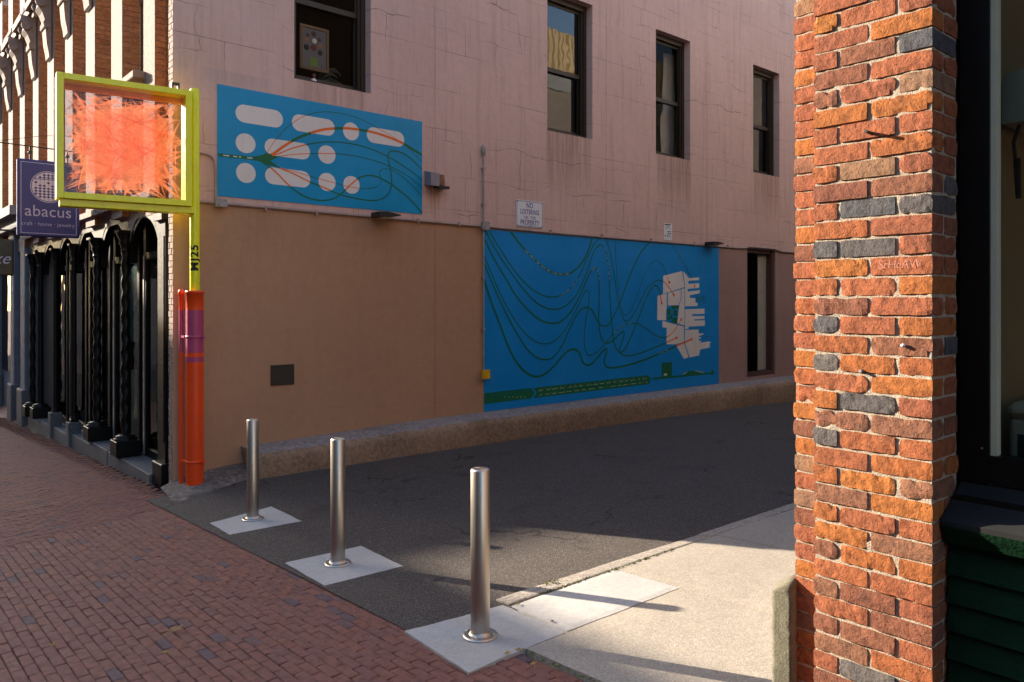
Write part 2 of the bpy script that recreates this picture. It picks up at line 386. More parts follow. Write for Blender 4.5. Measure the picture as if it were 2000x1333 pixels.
def netmat(name, c, op):
    m, N, L, B = nt(name); out = N['Material Output']; N.remove(B)
    v = objvec(N)
    df = N.new('ShaderNodeBsdfDiffuse'); df.inputs[0].default_value = c4(c)
    tl = N.new('ShaderNodeBsdfTranslucent'); tl.inputs[0].default_value = c4(c)
    a = N.new('ShaderNodeMixShader'); a.inputs[0].default_value = .5; L.new(df.outputs[0], a.inputs[1]); L.new(tl.outputs[0], a.inputs[2])
    t = N.new('ShaderNodeBsdfTransparent'); ms = N.new('ShaderNodeMixShader')
    f = ramp(N, L, tnoise(N, L, v, 3, 3, .5), [(.3, op*.75), (.7, min(1, op*1.2))])
    L.new(f, ms.inputs[0]); L.new(t.outputs[0], ms.inputs[1]); L.new(a.outputs[0], ms.inputs[2]); L.new(ms.outputs[0], out.inputs[0])
    return m
NETS = netmat('netting_spikes', (1.0,.40,.20), .38); NET = netmat('orange_netting', (1.0,.42,.19), .21); NETD = netmat('netting_folds', (1.0,.30,.12), .9)
def vinyl(name, c, r=.45):
    m = flat(name, c, r, .35); N = m.node_tree.nodes; L = m.node_tree.links
    fade = ramp(N, L, tnoise(N, L, objvec(N), 1.1, 6, .65), [(.3, tuple(x*.9 for x in c)), (.7, tuple(min(1, x*1.06+.008) for x in c))])
    drip = ramp(N, L, tnoise(N, L, scalevec(N, L, objvec(N), 7, 1, .5), 1.6, 5, .65), [(.55, 0.), (.8, .16)])
    L.new(mix(N, L, drip, fade, (.16,.14,.12)), N['Principled BSDF'].inputs['Base Color'])
    bump(N, L, N['Principled BSDF'], [(tnoise(N, L, objvec(N), 7, 5), .12, .02)]); return m
VBLUE = vinyl('blue_vinyl', (.0,.25,.64), .36); VCYAN = vinyl('cyan_blue_vinyl', (.0,.295,.56), .36); VGREEN = vinyl('green_vinyl', (.004,.14,.055)); VWHITE = vinyl('white_vinyl', (.78,.72,.66)); VORNG = vinyl('orange_vinyl', (.85,.17,.02))
VTEAL = vinyl('teal_vinyl', (.0,.17,.24)); VCREAM = vinyl('cream_print', (.62,.60,.45))
NAVY = P('navy_sign_paint', (.035,.04,.19), .45, 0, .1, 3); PALE = flat('pale_sign_lettering', (.55,.52,.6)); PALEP = flat('pale_pink_disc', (.72,.62,.62))
SIGNW = P('white_sign_paint', (.78,.77,.78), .45, 0, .06, 5); SIGNB = flat('blue_sign_ink', (.06,.08,.28))
YEL = P('yellow_box_plastic', (.75,.42,.01), .45, 0, .1, 12)
LAMPD = P('dark_lamp_metal', (.035,.03,.028), .5, .3, .3, 9); RUST = P('rusty_lamp_glass', (.33,.13,.04), .7, 0, .6, 18, (.12,.05,.02)); LGREY = P('grey_lamp_housing', (.30,.27,.29), .6, .2, .2, 8)
PLATE = P('brown_metal_plate', (.05,.04,.03), .55, .2, .2, 9)
CREAM = P('cream_paint', (.62,.58,.40), .6, 0, .1, 4); OFFW = P('off_white_plastic', (.72,.70,.62), .45, 0, .06, 4); WOODI = P('brown_interior', (.16,.09,.045), .6, 0, .4, 5)
GREEN = P('dark_green_paint', (.0055,.028,.0125), .65, 0, .25, 14, None, .5, 90, .08); SOFFIT = P('grey_sill_paint', (.022,.023,.024), .8, 0, .2, 4, None, 0, 80, .1)
GREYP = P('blue_grey_painted_stone', (.17,.18,.21), .75, 0, .25, 4, None, .3, 60)
CURT = P('white_curtain', (.62,.58,.54), .9, 0, .15, 7); TEALP = P('blue_poster', (.10,.30,.42), .5, 0, .3, 6)
LEAFY = P('dry_leaf_yellow', (.62,.44,.12), .8, 0, .4, 30); LEAFB = P('dry_leaf_brown', (.40,.24,.10), .85, 0, .4, 30)
PLANT = P('dark_houseplant', (.012,.02,.010), .6); MOSSG = P('moss_green', (.14,.16,.03), .95, 0, .5, 40)
OPPB = P('street_building_render', (.26,.22,.19), .85, 0, .25, 2); ROOF = P('roof_felt', (.08,.08,.08), .9)
OCHRE = P('ochre_metal_siding', (.55,.43,.26), .6, 0, .12, 2); FLASH = P('grey_flashing', (.36,.36,.36), .5, .3, .15, 3)
def wallbrick(name):
    m, N, L, B = nt(name); v = objvec(N)
    sp = N.new('ShaderNodeSeparateXYZ'); L.new(v, sp.inputs[0]); cb = N.new('ShaderNodeCombineXYZ')
    L.new(mth(N, L, 'ADD', sp.outputs[0], sp.outputs[1]), cb.inputs[0]); L.new(sp.outputs[2], cb.inputs[1])
    b = N.new('ShaderNodeTexBrick'); b.inputs['Scale'].default_value = 1; b.inputs['Brick Width'].default_value = .213; b.inputs['Row Height'].default_value = .0686
    b.inputs['Mortar Size'].default_value = .006; L.new(cb.outputs[0], b.inputs['Vector'])
    b.inputs['Color1'].default_value = (.42,.15,.06,1); b.inputs['Color2'].default_value = (.34,.12,.06,1); b.inputs['Mortar'].default_value = (.5,.42,.33,1)
    L.new(b.outputs[0], B.inputs['Base Color']); B.inputs['Roughness'].default_value = .9; return m
WBRICK = wallbrick('brick_walling'); DBRICK = P('dark_brown_render', (.16,.115,.09), .85, 0, .3, 3)
def pavefar(name):
    m, N, L, B = nt(name); v = objvec(N)
    b = N.new('ShaderNodeTexBrick'); b.inputs['Scale'].default_value = 1; b.inputs['Brick Width'].default_value = .205; b.inputs['Row Height'].default_value = .102
    b.inputs['Mortar Size'].default_value = .004; L.new(v, b.inputs['Vector'])
    b.inputs['Color1'].default_value = (.28,.12,.085,1); b.inputs['Color2'].default_value = (.22,.10,.085,1); b.inputs['Mortar'].default_value = (.05,.04,.035,1)
    L.new(b.outputs[0], B.inputs['Base Color']); B.inputs['Roughness'].default_value = .8; return m
PAVEFAR = pavefar('distant_brick_paving')

# ------------------------------------------------------------------ ground
def sheet(xs, ys, dz, inside=None, rough=0, sc=3, f=gz):
    mb = MB(); idx = {}
    for i, x in enumerate(xs):
        for j, y in enumerate(ys):
            idx[i, j] = len(mb.v)
            mb.v.append((x, y, f(x, y)+dz+(rough*noise.noise((x*sc, y*sc, 3.3)) if rough else 0)))
    for i in range(len(xs)-1):
        for j in range(len(ys)-1):
            if inside and not inside((xs[i]+xs[i+1])/2, (ys[j]+ys[j+1])/2): continue
            mb.f.append([idx[i,j], idx[i+1,j], idx[i+1,j+1], idx[i,j+1]]); mb.mi.append(0); mb.sm.append(True)
    return mb
def rng(a, b, n): return [a+(b-a)*i/n for i in range(n+1)]
gxs = [-400,-120,-40]+rng(-12, 2.4, 12)+[2.9,3.4,6,10,18,26,60,200,400]
gys = [-400,-100,-25]+rng(-10, 30, 20)+[45,100,400]
solo('ground', sheet(gxs, gys, -.16), PAVEFAR, kind='structure', org=(0,0,-1.95))
solo('street_paving', sheet(rng(-9, 2.62, 12), [-25]+rng(-8, 46, 54), -.075), JOINT, kind='structure', org=(0,0,-1.8))
def asph_in(x, y): return True
ax = [2.36,2.5,2.7,2.9,3.1,3.3,3.5]+rng(4, 24, 50); ay = rng(3.4, 8.5, 34)
solo('alley_asphalt', sheet(ax, ay, 0, None, .004, 1.7), ASPH, kind='structure', org=(10,6,-1.95))

# concrete walkway beside the alley: slabs with recessed joints, granite kerb stones, trowelled pads
def slab(name, poly, mat, top=0.004, depth=.12, n=10, label=None, c=.006):
    """a flat slab that follows the ground: polygon subdivided along bilinear grid (quad)"""
    a, b, c_, d = [Vector(p) for p in poly]; mb = MB(); idx = {}
    for i in range(n+1):
        for j in range(n+1):
            s, t = i/n, j/n
            p = (a*(1-s)+b*s)*(1-t)+(d*(1-s)+c_*s)*t
            w = (.007 if mat is PAD and n == 14 else .005)*(noise.noise((p.x*6, p.y*6, 1))+.5*noise.noise((p.x*19, p.y*19, 2))) if (i in (0,n) or j in (0,n)) else 0
            e = min(s, 1-s, t, 1-t)
            idx[i,j] = len(mb.v); mb.v.append((p.x+w, p.y+w, gz(p.x, p.y)+top-(.003 if e == 0 else 0)+.0012*noise.noise((p.x*5,p.y*5,7))))
    for i in range(n):
        for j in range(n):
            mb.f.append([idx[i,j],idx[i+1,j],idx[i+1,j+1],idx[i,j+1]]); mb.mi.append(0); mb.sm.append(False)
    rim = [idx[i,0] for i in range(n)]+[idx[n,j] for j in range(n)]+[idx[n-i,n] for i in range(n)]+[idx[0,n-j] for j in range(n)]
    base = len(mb.v)
    for r in rim: x, y, z = mb.v[r]; mb.v.append((x, y, z-depth))
    m = len(rim)
    for i in range(m): mb.f.append([rim[(i+1)%m], rim[i], base+i, base+(i+1)%m]); mb.mi.append(0); mb.sm.append(False)
    return mb
walk = thing('concrete_walkway', None, None, (4.0, 2.5, -1.83), kind='structure')
for q in (((2.645,1.3),(3.945,1.3),(3.945,2.925),(2.645,2.925)), ((3.957,1.3),(5.14,1.3),(5.14,3.475),(3.957,3.475)),
          ((5.152,1.3),(8.1,1.3),(8.1,3.485),(5.152,3.485)), ((8.112,1.3),(11.5,1.3),(11.5,3.5),(8.112,3.5)), ((11.512,1.3),(20,1.3),(20,3.52),(11.512,3.52))):
    part('concrete_slab', slab('slab', q, CONC, .012, .14, 14), CONC, walk)
part('smooth_patch', slab('slab', ((2.955,2.94),(3.945,2.937),(3.945,3.468),(2.99,3.44)), PAD, .011, .12, 12), PAD, walk, label='paler smooth concrete patch in the walkway')
kx = 3.0
while kx < 19:
    L_ = R.choice((1.1, 1.35, 1.6)) if kx > 3.2 else .46
    k0, k1 = kx, kx+L_-.012
    yb = 3.47+.006*(kx-3)
    w0 = .115 if kx > 3.2 else .13
    part('kerb_stone', slab('kerb', ((k0,yb),(k1,yb+.004),(k1,yb+w0+R.uniform(-.012,.012)),(k0,yb+w0+R.uniform(-.012,.012))), KERB, .014, .15, 8), KERB, walk)
    kx += L_
pads = thing('concrete_bollard_footing', None, None, (2.7, 5, -1.9), kind='structure')
PADQ = [((2.44,6.405),(3.078,6.379),(3.09,7.06),(2.47,6.948)), ((2.39,4.624),(2.981,4.598),(3.034,5.272),(2.42,5.297)), ((2.275,2.932),(2.945,2.945),(2.975,3.50),(2.335,3.585))]
for q in PADQ: part('footing_slab', slab('pad', q, PAD, .006, .12, 14), PAD, pads)
# little moss and grit in the kerb joints
mb = MB()
for i in range(260):
    c = R.random()
    if c < .55: x = R.uniform(3.25, 4.6); y = 3.462+.006*(x-3)+R.uniform(-.012,.012)
    elif c < .7: x = R.gauss(3.43,.05); y = R.gauss(3.57,.03)
    else: x = 2.63+R.uniform(-.03,.0); y = R.uniform(1.9,2.94)
    s = R.uniform(.003,.011); a = R.uniform(0,6.28)
    mb.add([(x+s*math.cos(a+k*2.09), y+s*math.sin(a+k*2.09), gz(x,y)+.012) for k in range(3)]+[(x,y,gz(x,y)+.012+s*.8)], [(0,1,3),(1,2,3),(2,0,3)])
solo('moss_tufts', mb, MOSSG, kind='stuff')

# brick paving: two fields, split by a diagonal band of two header rows
BAND_A = (0.96, 7.44); BAND_D = Vector((1.64, .64)).normalized(); BAND_N = Vector((-BAND_D.y, BAND_D.x))
def band_s(x, y): return (x-BAND_A[0])*BAND_N.x+(y-BAND_A[1])*BAND_N.y
def pave_ok(x, y):
    if y < 2.985: return x < 2.632
    if x > 2.39+(.0 if y < 6 else .04*(y-6)): return (y > 7.75 and x < 2.62 and (x-2.39) < (y-7.55)*.45)
    if 2.99 <= y <= 3.55 and x > 2.36: return False
    return True
bricks = []
BL, BW, GAP = .158, .0605, .0048
row = 0; x = 2.386-BW/2+4*BW
while x > -3.2:
    off = (row % 2)*BL/2+R.uniform(-.02,.02)
    y = -1.5+off
    while y < 9:
        xx = x+.010*noise.noise((x*1.3, y*.8, 0)); yy = y+.008*noise.noise((x, y, 5))
        ye = BAND_A[1]+(-BW/2-.003-(xx-BAND_A[0])*BAND_N.x)/BAND_N.y
        if pave_ok(x+BW*.45, yy):
            if yy+BL/2 < ye: bricks.append((xx, yy, math.pi/2, BL, BW))
            elif ye-(yy-BL/2) > .025: bricks.append((xx, (ye+yy-BL/2)/2, math.pi/2, ye-(yy-BL/2), BW))
        y += BL
    x -= BW; row += 1
for k in range(-27, 20):                                            # the band: two sailor rows
    for r_ in (0, 1):
        p = Vector(BAND_A)+BAND_D*(k*BL+r_*BL/2)+BAND_N*(r_*BW)
        if pave_ok(p.x, p.y): bricks.append((p.x, p.y, math.atan2(BAND_D.y, BAND_D.x), BL, BW))
r_ = 0
while r_ < 225:
    for k in range(-26, 42):
        p = Vector(BAND_A)+BAND_D*(k*BL+(r_ % 2)*BL/2)+BAND_N*((r_+2)*BW+.01)
        if -3.2 < p.x < (2.50 if p.y > 8.9 else 2.6) and pave_ok(p.x, min(p.y, 20)) or (p.y > 8.8 and -3.2 < p.x < 2.60): bricks.append((p.x, p.y, math.atan2(BAND_D.y, BAND_D.x), BL, BW))
    r_ += 1
pave = thing('brick_pavement', None, None, (1.0, 5.0, -1.9), kind='structure')
protos = []
for k in range(7):
    m_ = MB(); rr = random.Random(k)
    m_.cbox(-BL/2+GAP/2, BL/2-GAP/2, -BW/2+GAP/2, BW/2-GAP/2, -.06, 0, .004, 0, .0022, rr)
    protos.append(m_)
pmesh = [m_.mesh('paving_brick', [PAVE]) for m_ in protos]
def pix(b):
    z = gz(b[0], b[1]); q = proj((b[0], b[1], z))
    if not q or not (-15 < q[0] < 2010 and q[1] < 1345): return 0
    if q[0] > 1135 : return 0
    return 1e6/(q[2]**3)
bricks.sort(key=pix, reverse=True)
stuffmb = MB()
for i, (x, y, a, l, w) in enumerate(bricks):
    z = gz(x, y)-.008-(.006 if y < 2.95 and x > 2.5 else 0)+R.uniform(-.002,.002)
    dx, dy = R.gauss(0,.0035), R.gauss(0,.0035)
    a2 = a+R.gauss(0,.006)
    rot = Matrix.Translation((x, y, z)) @ Matrix.Rotation(a2, 4, 'Z') @ Matrix.Rotation(dx-.0*.047, 4, 'X') @ Matrix.Rotation(dy, 4, 'Y')
    sl = Matrix.Rotation(-.047, 4, 'X')
    rot = Matrix.Translation((x, y, z)) @ sl @ Matrix.Rotation(a2, 4, 'Z') @ Matrix.Rotation(dx, 4, 'X') @ Matrix.Rotation(dy, 4, 'Y')
    if i < 300 and pix((x,y)) > 0 and l == BL:
        o = bpy.data.objects.new('brick', pmesh[R.randrange(7)]); COL.objects.link(o); o.parent = pave
        o.matrix_local = Matrix.Translation((-1.0,-5.0,1.9)) @ rot
    else:
        h = (l-GAP)/2, (w-GAP)/2
        pr = protos[i % 7]
        far = y > 9
        if far:
            stuffmb.add([rot @ Vector(p) for p in ((-h[0],-h[1],0),(h[0],-h[1],0),(h[0],h[1],0),(-h[0],h[1],0),(-h[0],-h[1],-.05),(h[0],-h[1],-.05),(h[0],h[1],-.05),(-h[0],h[1],-.05))],
                        [(0,1,2,3),(0,4,5,1),(1,5,6,2),(2,6,7,3),(3,7,4,0)])
        else:
            stuffmb.add([rot @ Vector((p[0]*l/BL, p[1], p[2])) for p in pr.v], pr.f)
part('brick_courses', stuffmb, PAVE, pave, kind='stuff')

# ------------------------------------------------------------------ pink corner building
pink = thing('corner_building', 'two storey corner building, pink stucco along the alley and brick towards the street', 'building', (2.71, 8.75, -2.0))
XE = 24.0; ZT = 6.95; ZB = -2.5
WIN = [(4.12,5.18,2.71,4.93),(8.355,9.39,2.70,4.93),(11.06,12.09,2.675,4.93),(14.265,15.30,2.70,4.94),(17.4,18.4,2.7,4.93)]
DOOR = (14.04,15.14,-1.56,1.105)
holes = WIN+[DOOR]
JX = [6.19, 9.72, 12.62]; JW = .012
xs = {2.712, XE}; zs = {ZB, ZT, 1.10, 1.112}
for h in holes: xs |= {h[0], h[1]}; zs |= {h[2], h[3]}
for j in JX: xs |= {j, j+JW}
xs = sorted(xs); zs = sorted(zs)
mb = MB()
for i in range(len(xs)-1):
    for k in range(len(zs)-1):
        cx, cz = (xs[i]+xs[i+1])/2, (zs[k]+zs[k+1])/2
        if any(h[0] < cx < h[1] and h[2] < cz < h[3] for h in holes): continue
        jt = any(j < cx < j+JW for j in JX) and (cz > 1.1 or cx < 7)
        dy = .006 if jt else 0
        band = 1.10 < cz < 1.112
        mi = 0 if cz > 1.105 else (1 if cx < 13.0 else 2)
        y = WALL_Y+dy
        # long faces are split so that the bump has enough vertices to sit on
        mb.add([(xs[i],y,zs[k]),(xs[i+1],y,zs[k]),(xs[i+1],y,zs[k+1]),(xs[i],y,zs[k+1])], [(0,1,2,3)], mi)
        if jt:
            for xx in (xs[i], xs[i+1]): mb.add([(xx,WALL_Y,zs[k]),(xx,y,zs[k]),(xx,y,zs[k+1]),(xx,WALL_Y,zs[k+1])], [(0,1,2,3)], mi)
RV = .135
for h in holes:
    x0, x1, z0, z1 = h; a, b = WALL_Y, WALL_Y+RV+.2; mi = 0 if z0 > 0 else 2
    for q in (((x0,a,z0),(x0,b,z0),(x0,b,z1),(x0,a,z1)), ((x1,a,z0),(x1,a,z1),(x1,b,z1),(x1,b,z0)), ((x0,a,z1),(x0,b,z1),(x1,b,z1),(x1,a,z1)), ((x0,a,z0),(x1,a,z0),(x1,b,z0),(x0,b,z0))):
        mb.add(q, [(0,1,2,3)], mi)
part('side_wall', mb, [PINK, TAN, MAUVE], pink)
mb = MB(); mb.box(2.9, XE, 8.95, 24, ZT-.12, ZT); mb.box(2.72, XE, 8.752, 9.0, ZT, ZT+.12)
part('roof', mb, ROOF, pink)
mb = MB(); mb.box(XE-.2, XE, 8.76, 24, ZB, ZT-.13); mb.box(3.2, XE-.21, 23.8, 24, ZB, ZT-.13); mb.box(3.3, XE-.21, 9.1, 23.79, 2.25, 2.45); mb.box(3.3, XE-.21, 9.1, 23.79, -2.3, -1.98)
part('inner_structure', mb, DARKROOM, pink)
def sash_window(h, rail=3.74, gl=None):
    x0, x1, z0, z1 = h; y0 = WALL_Y+RV; fw = .065
    f = MB()
    f.box(x0+.001, x0+fw, y0, y0+.17, z0+.001, z1-.001); f.box(x1-fw, x1-.001, y0, y0+.17, z0+.001, z1-.001)
    f.box(x0+fw, x1-fw, y0+.002, y0+.17, z1-.09, z1-.002); f.box(x0+fw, x1-fw, y0-.03, y0+.17, z0+.002, z0+.05)
    f.box(x1-fw-.035, x1-fw, y0+.03, y0+.06, z0+.05, z1-.09); f.box(x0+fw, x0+fw+.035, y0+.03, y0+.06, z0+.05, z1-.09)
    w = part('window', f, BROWN, pink)
    for (a, b, yy) in ((z0+.05, rail+.02, y0+.10), (rail-.025, z1-.09, y0+.062)):
        s = MB(); l, r = x0+fw+.002, x1-fw-.002; st = .055
        s.box(l, l+st, yy, yy+.034, a+.001, b); s.box(r-st, r, yy, yy+.034, a+.001, b)
        s.box(l+st, r-st, yy+.001, yy+.033, a+.002, a+.07); s.box(l+st, r-st, yy+.001, yy+.033, b-.045, b-.001)
        part('sash', s, BROWN, w)
        g = MB(); g.box(l+st, r-st, yy+.014, yy+.019, a+.07, b-.045); part('pane', g, gl or GLASS, w)
    return w
for i, h in enumerate(WIN[:4]): sash_window(h, 3.74, CLEARG if i in (0, 2) else None)
# tall shop door / window at the far end of the mural wall
x0, x1, z0, z1 = DOOR; y0 = WALL_Y+.07
f = MB(); f.box(x0+.001, x0+.06, y0, y0+.14, z0+.001, z1-.001); f.box(x1-.09, x1-.001, y0-.03, y0+.14, z0+.001, z1-.001)
f.box(x0+.06, x1-.09, y0, y0+.14, z1-.08, z1-.002); f.box(x0+.06, x1-.09, y0-.04, y0+.14, z0+.002, z0+.09)
dw = part('tall_window', f, MAROON, pink)
g = MB(); g.box(x0+.06, x1-.09, y0+.08, y0+.086, z0+.09, z1-.08); part('pane', g, CLEARG, dw)
m_ = MB(); m_.box(x0+.68, x1-.092, y0+.095, y0+.105, z0+.1, z1-.1); part('inner_blind', m_, CURT, dw)
m_ = MB(); m_.box(x0-.3, x1+.3, y0+.75, y0+.8, z0-.2, z1+.3); part('back_panel', m_, DARKROOM, dw)

# ---- street front of the corner building
FR_Y1 = 23.0
mb = MB()
mb.box(2.90, 3.05, 8.76, 9.40, ZB, ZT-.13)                      # recessed brick return by the corner
mb.box(3.0, 3.1, 9.405, FR_Y1, 1.32, ZT-.13)
part('front_wall', mb, WBRICK, pink)
PIL = [9.40,10.78,12.21,13.62,15.05,16.42,17.85,19.28,20.7]; PWD = [.44]+[.53]*8
def courses(mb, x0, x1, y0, y1, z0, z1, face, c=.0686, seed=1, one=.21):
    """joined real bricks with recessed joints, facing -y or -x"""
    rr = random.Random(seed); k = 0; z = z0
    while z+c*.9 < z1:
        a0, a1 = (x0, x1) if face == 'y' else (y0, y1)
        p = a0; first = True
        while p < a1-.02:
            l = one if (k % 2 == 0 or not first) else one/2
            q = min(p+l, a1); j = rr.uniform(-.003,.003); first = False
            if face == 'y': mb.box(p+.004, q-.004, y0+j, y1, z+.004, z+c-.004)
            else: mb.box(x0+j, x1, p+.004, q-.004, z+.004, z+c-.004)
            p = q
        z += c; k += 1
def bracket(mb, y0, y1, z0):
    ym = (y0+y1)/2; w = .15
    prof = [(2.70,z0+1.12),(2.46,z0+1.12),(2.44,z0+1.02),(2.52,z0+.98),(2.50,z0+.86),(2.56,z0+.78),(2.60,z0+.66),(2.575,z0+.60),(2.61,z0+.5),(2.63,z0+.25),(2.655,z0+.12),(2.665,z0+.03),(2.70,z0)]
    mb.prism([(a, b) for a, b in prof], 1, ym-w, ym+w)
    for s in (-1, 1): mb.lathe((2.53, ym+s*(w+.02), z0+.93), [(.075,-.02),(.075,.02)], 12, 0, True, 1)
    mb.lathe((2.62, ym-w-.02, z0+.55), [(.045,-.02),(.045,.02+2*w)], 10, 0, True, 1)
    # stepped hood above the window to the far side
    mb.box(2.50, 2.70, y1+.02, y1+.88, z0+1.14, z0+1.26); mb.box(2.56, 2.70, y0-.02, y1+.02, z0+1.13, z0+1.27)
    mb.box(2.60, 2.70, y1+.1, y1+.3, z0+1.0, z0+1.14); mb.box(2.60, 2.70, y1+.6, y1+.8, z0+1.0, z0+1.14)
for i, (y, w) in enumerate(zip(PIL, PWD)):
    m_ = MB(); m_.box(2.712, 2.722, y+.001, y+w, 1.10, ZT-.13)
    p_ = part('pilaster', m_, STONE, pink)
    m_ = MB(); m_.box(2.722, 2.995, y+.012, y+w, 1.10, ZT-.13, 0); part('pilaster_core', m_, FACM, p_)
    m_ = MB(); courses(m_, 2.723, 2.93, y, y+.05, 1.10, ZT-.2 if i > 2 else 4.6, 'y', seed=i, one=.205); part('brickwork', m_, FACB, p_, kind='stuff')
    if i >= 1:
        m_ = MB(); bracket(m_, y, y+w, 4.30-.03*i); part('bracket', m_, STONED, p_)
    yn = PIL[i+1] if i+1 < len(PIL) else FR_Y1
    f = MB(); a, b = y+w+.002, yn-.002
    f.box(2.935, 2.975, a, a+.07, 1.33, 5.2); f.box(2.935, 2.975, b-.16, b, 1.33, 5.2); f.box(2.905, 2.975, a+.07, b-.07, 3.85, 3.92); f.box(2.905, 2.975, a+.07, b-.07, 2.76, 2.83); f.box(2.93, 2.975, (a+b)/2-.02, (a+b)/2+.02, 2.83, 5.2)
    w_ = part('front_window', f, FBROWN, pink)
    g = MB(); g.box(2.945, 2.95, a+.07, b-.07, 2.83, 5.2); part('pane', g, GLASS, w_)
    if i in (0, 3, 5, 6, 7):
        s_ = MB(); z = 2.66 if i == 0 else 5.45
        s_.cbox(2.58 if i == 0 else 2.55, 2.90, a-.06, b+.02, z, z+.09, .01); part('stone_sill', s_, STONED, w_)
# light quoin strip at the alley corner, with its own bricks, painted over
m_ = MB(); courses(m_, 2.712, 2.80, 8.752, 8.90, -2.02, ZT-.2, 'x', seed=3, one=.11); part('corner_brickwork', m_, STONE, pink, kind='stuff')
m_ = MB(); m_.box(2.725, 2.9, 8.753, 8.895, ZB, ZT-.13); part('corner_core', m_, FACM, pink)
m_ = MB(); courses(m_, 2.84, 2.90, 8.90, 9.40, -2.0, 4.6, 'x', seed=5); part('return_brickwork', m_, FACB, pink, kind='stuff')
# ---- cast iron shop front
def put_column(y, z0, z1, r, twist, name='column', x=2.76, pl=.15, ph=.2):
    m_ = MB(); n = 60; seg = 16; vs = []; fs = []
    for i in range(n+1):
        z = z0+ph+.06+(z1-.28-z0-ph-.06)*i/n; taper = 1-.12*i/n
        for k in range(seg):
            a = 2*math.pi*k/seg
            rr = r*taper*(1+(.15*math.sin(2*(a-i*twist)) if twist else 0)); vs.append((x+rr*math.cos(a), y+rr*math.sin(a), z))
    for i in range(n):
        for k in range(seg): fs.append((i*seg+k, i*seg+(k+1)%seg, (i+1)*seg+(k+1)%seg, (i+1)*seg+k))
    m_.add(vs, fs, 0, True)
    c = part(name, m_, BLACK, pink)
    b = MB(); b.cbox(x-pl, x+pl, y-pl, y+pl, z0, z0+ph, .008); b.lathe((x,y,z0+ph), [(pl*.95,0),(pl*.95,.02),(pl*.75,.03),(pl*.8,.05),(r*1.15,.07)], 18)
    part('plinth', b, BLACK, c)
    k = MB(); k.lathe((x,y,z1-.28), [(r*.95,0),(r*1.25,.015),(r*.95,.03),(r*1.1,.08),(r*1.5,.12),(r*1.3,.15),(r*1.9,.22),(r*2.0,.25)], 16); k.box(x-r*2.1, x+r*2.1, y-r*2.1, y+r*2.1, z1-.03, z1)
    part('capital', k, BLACK, c)
ZC = .92
put_column(10.80, -1.985, ZC, .055, .55); put_column(12.28, -1.985, ZC, .055, .55)
put_column(13.75, -2.05, ZC, .04, 0, pl=.06); put_column(15.15, -2.1, ZC, .04, 0, pl=.06); put_column(16.5, -2.15, ZC, .05, 0); put_column(17.3, -2.2, ZC, .05, .4)
# pier with panelled face beside the corner bricks
m_ = MB(); m_.box(2.745, 3.0, 9.13, 9.40, -2.1, .93); m_.box(2.735, 2.745, 9.16, 9.37, -1.6, .75); m_.box(2.70, 3.0, 9.11, 9.42, .931, 1.03); m_.box(2.68, 3.0, 9.09, 9.44, 1.031, 1.06)
jp = part('iron_pier', m_, BLACK, pink); m_ = MB(); m_.cbox(2.69, 3.0, 9.08, 9.43, -2.1, -1.83, .01); part('plinth', m_, BLACK, jp)
# beam, arches and spandrels over the shop front
m_ = MB(); m_.box(2.80, 3.2, 9.42, FR_Y1, 1.05, 1.32); m_.box(2.66, 2.80, 9.42, 17.8, 1.22, 1.30)
part('shop_beam', m_, STONED, pink)
cy = [9.42,10.80,12.28,13.75,15.15,16.5,17.8]
for a, b in zip(cy[:-1], cy[1:]):
    m_ = MB(); n = 14; c = (a+b)/2; r1 = (b-a)/2; r0 = r1-.09; zc = ZC-.42
    for k in range(n):
        t0, t1 = math.pi*k/n, math.pi*(k+1)/n
        q = [(c+r0*math.cos(t0), zc+r0*.9*math.sin(t0)), (c+r1*math.cos(t0), zc+r1*.9*math.sin(t0)), (c+r1*math.cos(t1), zc+r1*.9*math.sin(t1)), (c+r0*math.cos(t1), zc+r0*.9*math.sin(t1))]
        m_.prism(q, 0, 2.795, 2.88)
    part('iron_arch', m_, BLACK, pink)
    m_ = MB()
    for k in range(n):
        t0, t1 = math.pi*k/n, math.pi*(k+1)/n
        q = [(c+r1*math.cos(t0), zc+r1*.9*math.sin(t0)), (c+r1*math.cos(t0), 1.049), (c+r1*math.cos(t1), 1.049), (c+r1*math.cos(t1), zc+r1*.9*math.sin(t1))]
        m_.prism(q, 0, 2.79, 2.875)
    part('spandrel', m_, BLACK if b > 11 else STONED, pink)
# shop windows between the columns: black frame, pale edge strip, glass
def shop_bay(a, b, z0, pale_strip, panes=1):
    f = MB(); xx = 2.95
    f.box(xx, xx+.07, a, a+.10, z0, 1.04); f.box(xx, xx+.07, b-.10, b, z0, 1.04); f.box(xx, xx+.07, a+.1, b-.1, z0, z0+.10); f.box(xx, xx+.07, a+.1, b-.1, .55, .64)
    w = part('shop_window', f, BLACK, pink)
    g = MB(); g.box(xx+.03, xx+.036, a+.1, b-.1, z0+.1, .55); g.box(xx+.03, xx+.036, a+.1, b-.1, .64, 1.04); part('pane', g, DARKG if a > 12 else SHOPG, w)
    if pale_strip:
        e = MB(); e.box(xx-.012, xx, b-.05, b-.012, z0+.02, .6); part('edge_strip', e, GALV, w)
    return w
w0 = shop_bay(9.43, 10.70, -1.99, True); shop_bay(10.90, 12.18, -1.99, True); shop_bay(12.38, 13.68, -2.05, False); shop_bay(13.82, 15.08, -2.1, False); shop_bay(15.22, 16.4, -2.15, False)
m_ = MB(); m_.box(3.03, 3.06, 12.38, 17.8, -2.6, 1.2); m_.box(3.5, 3.55, 8.96, 12.4, -2.3, 1.2); m_.box(3.11, 3.5, 12.34, 12.375, -2.3, 1.2); m_.box(3.051, 3.5, 8.97, 12.4, 1.205, 1.3); part('shop_partition', m_, DARKROOM, pink)
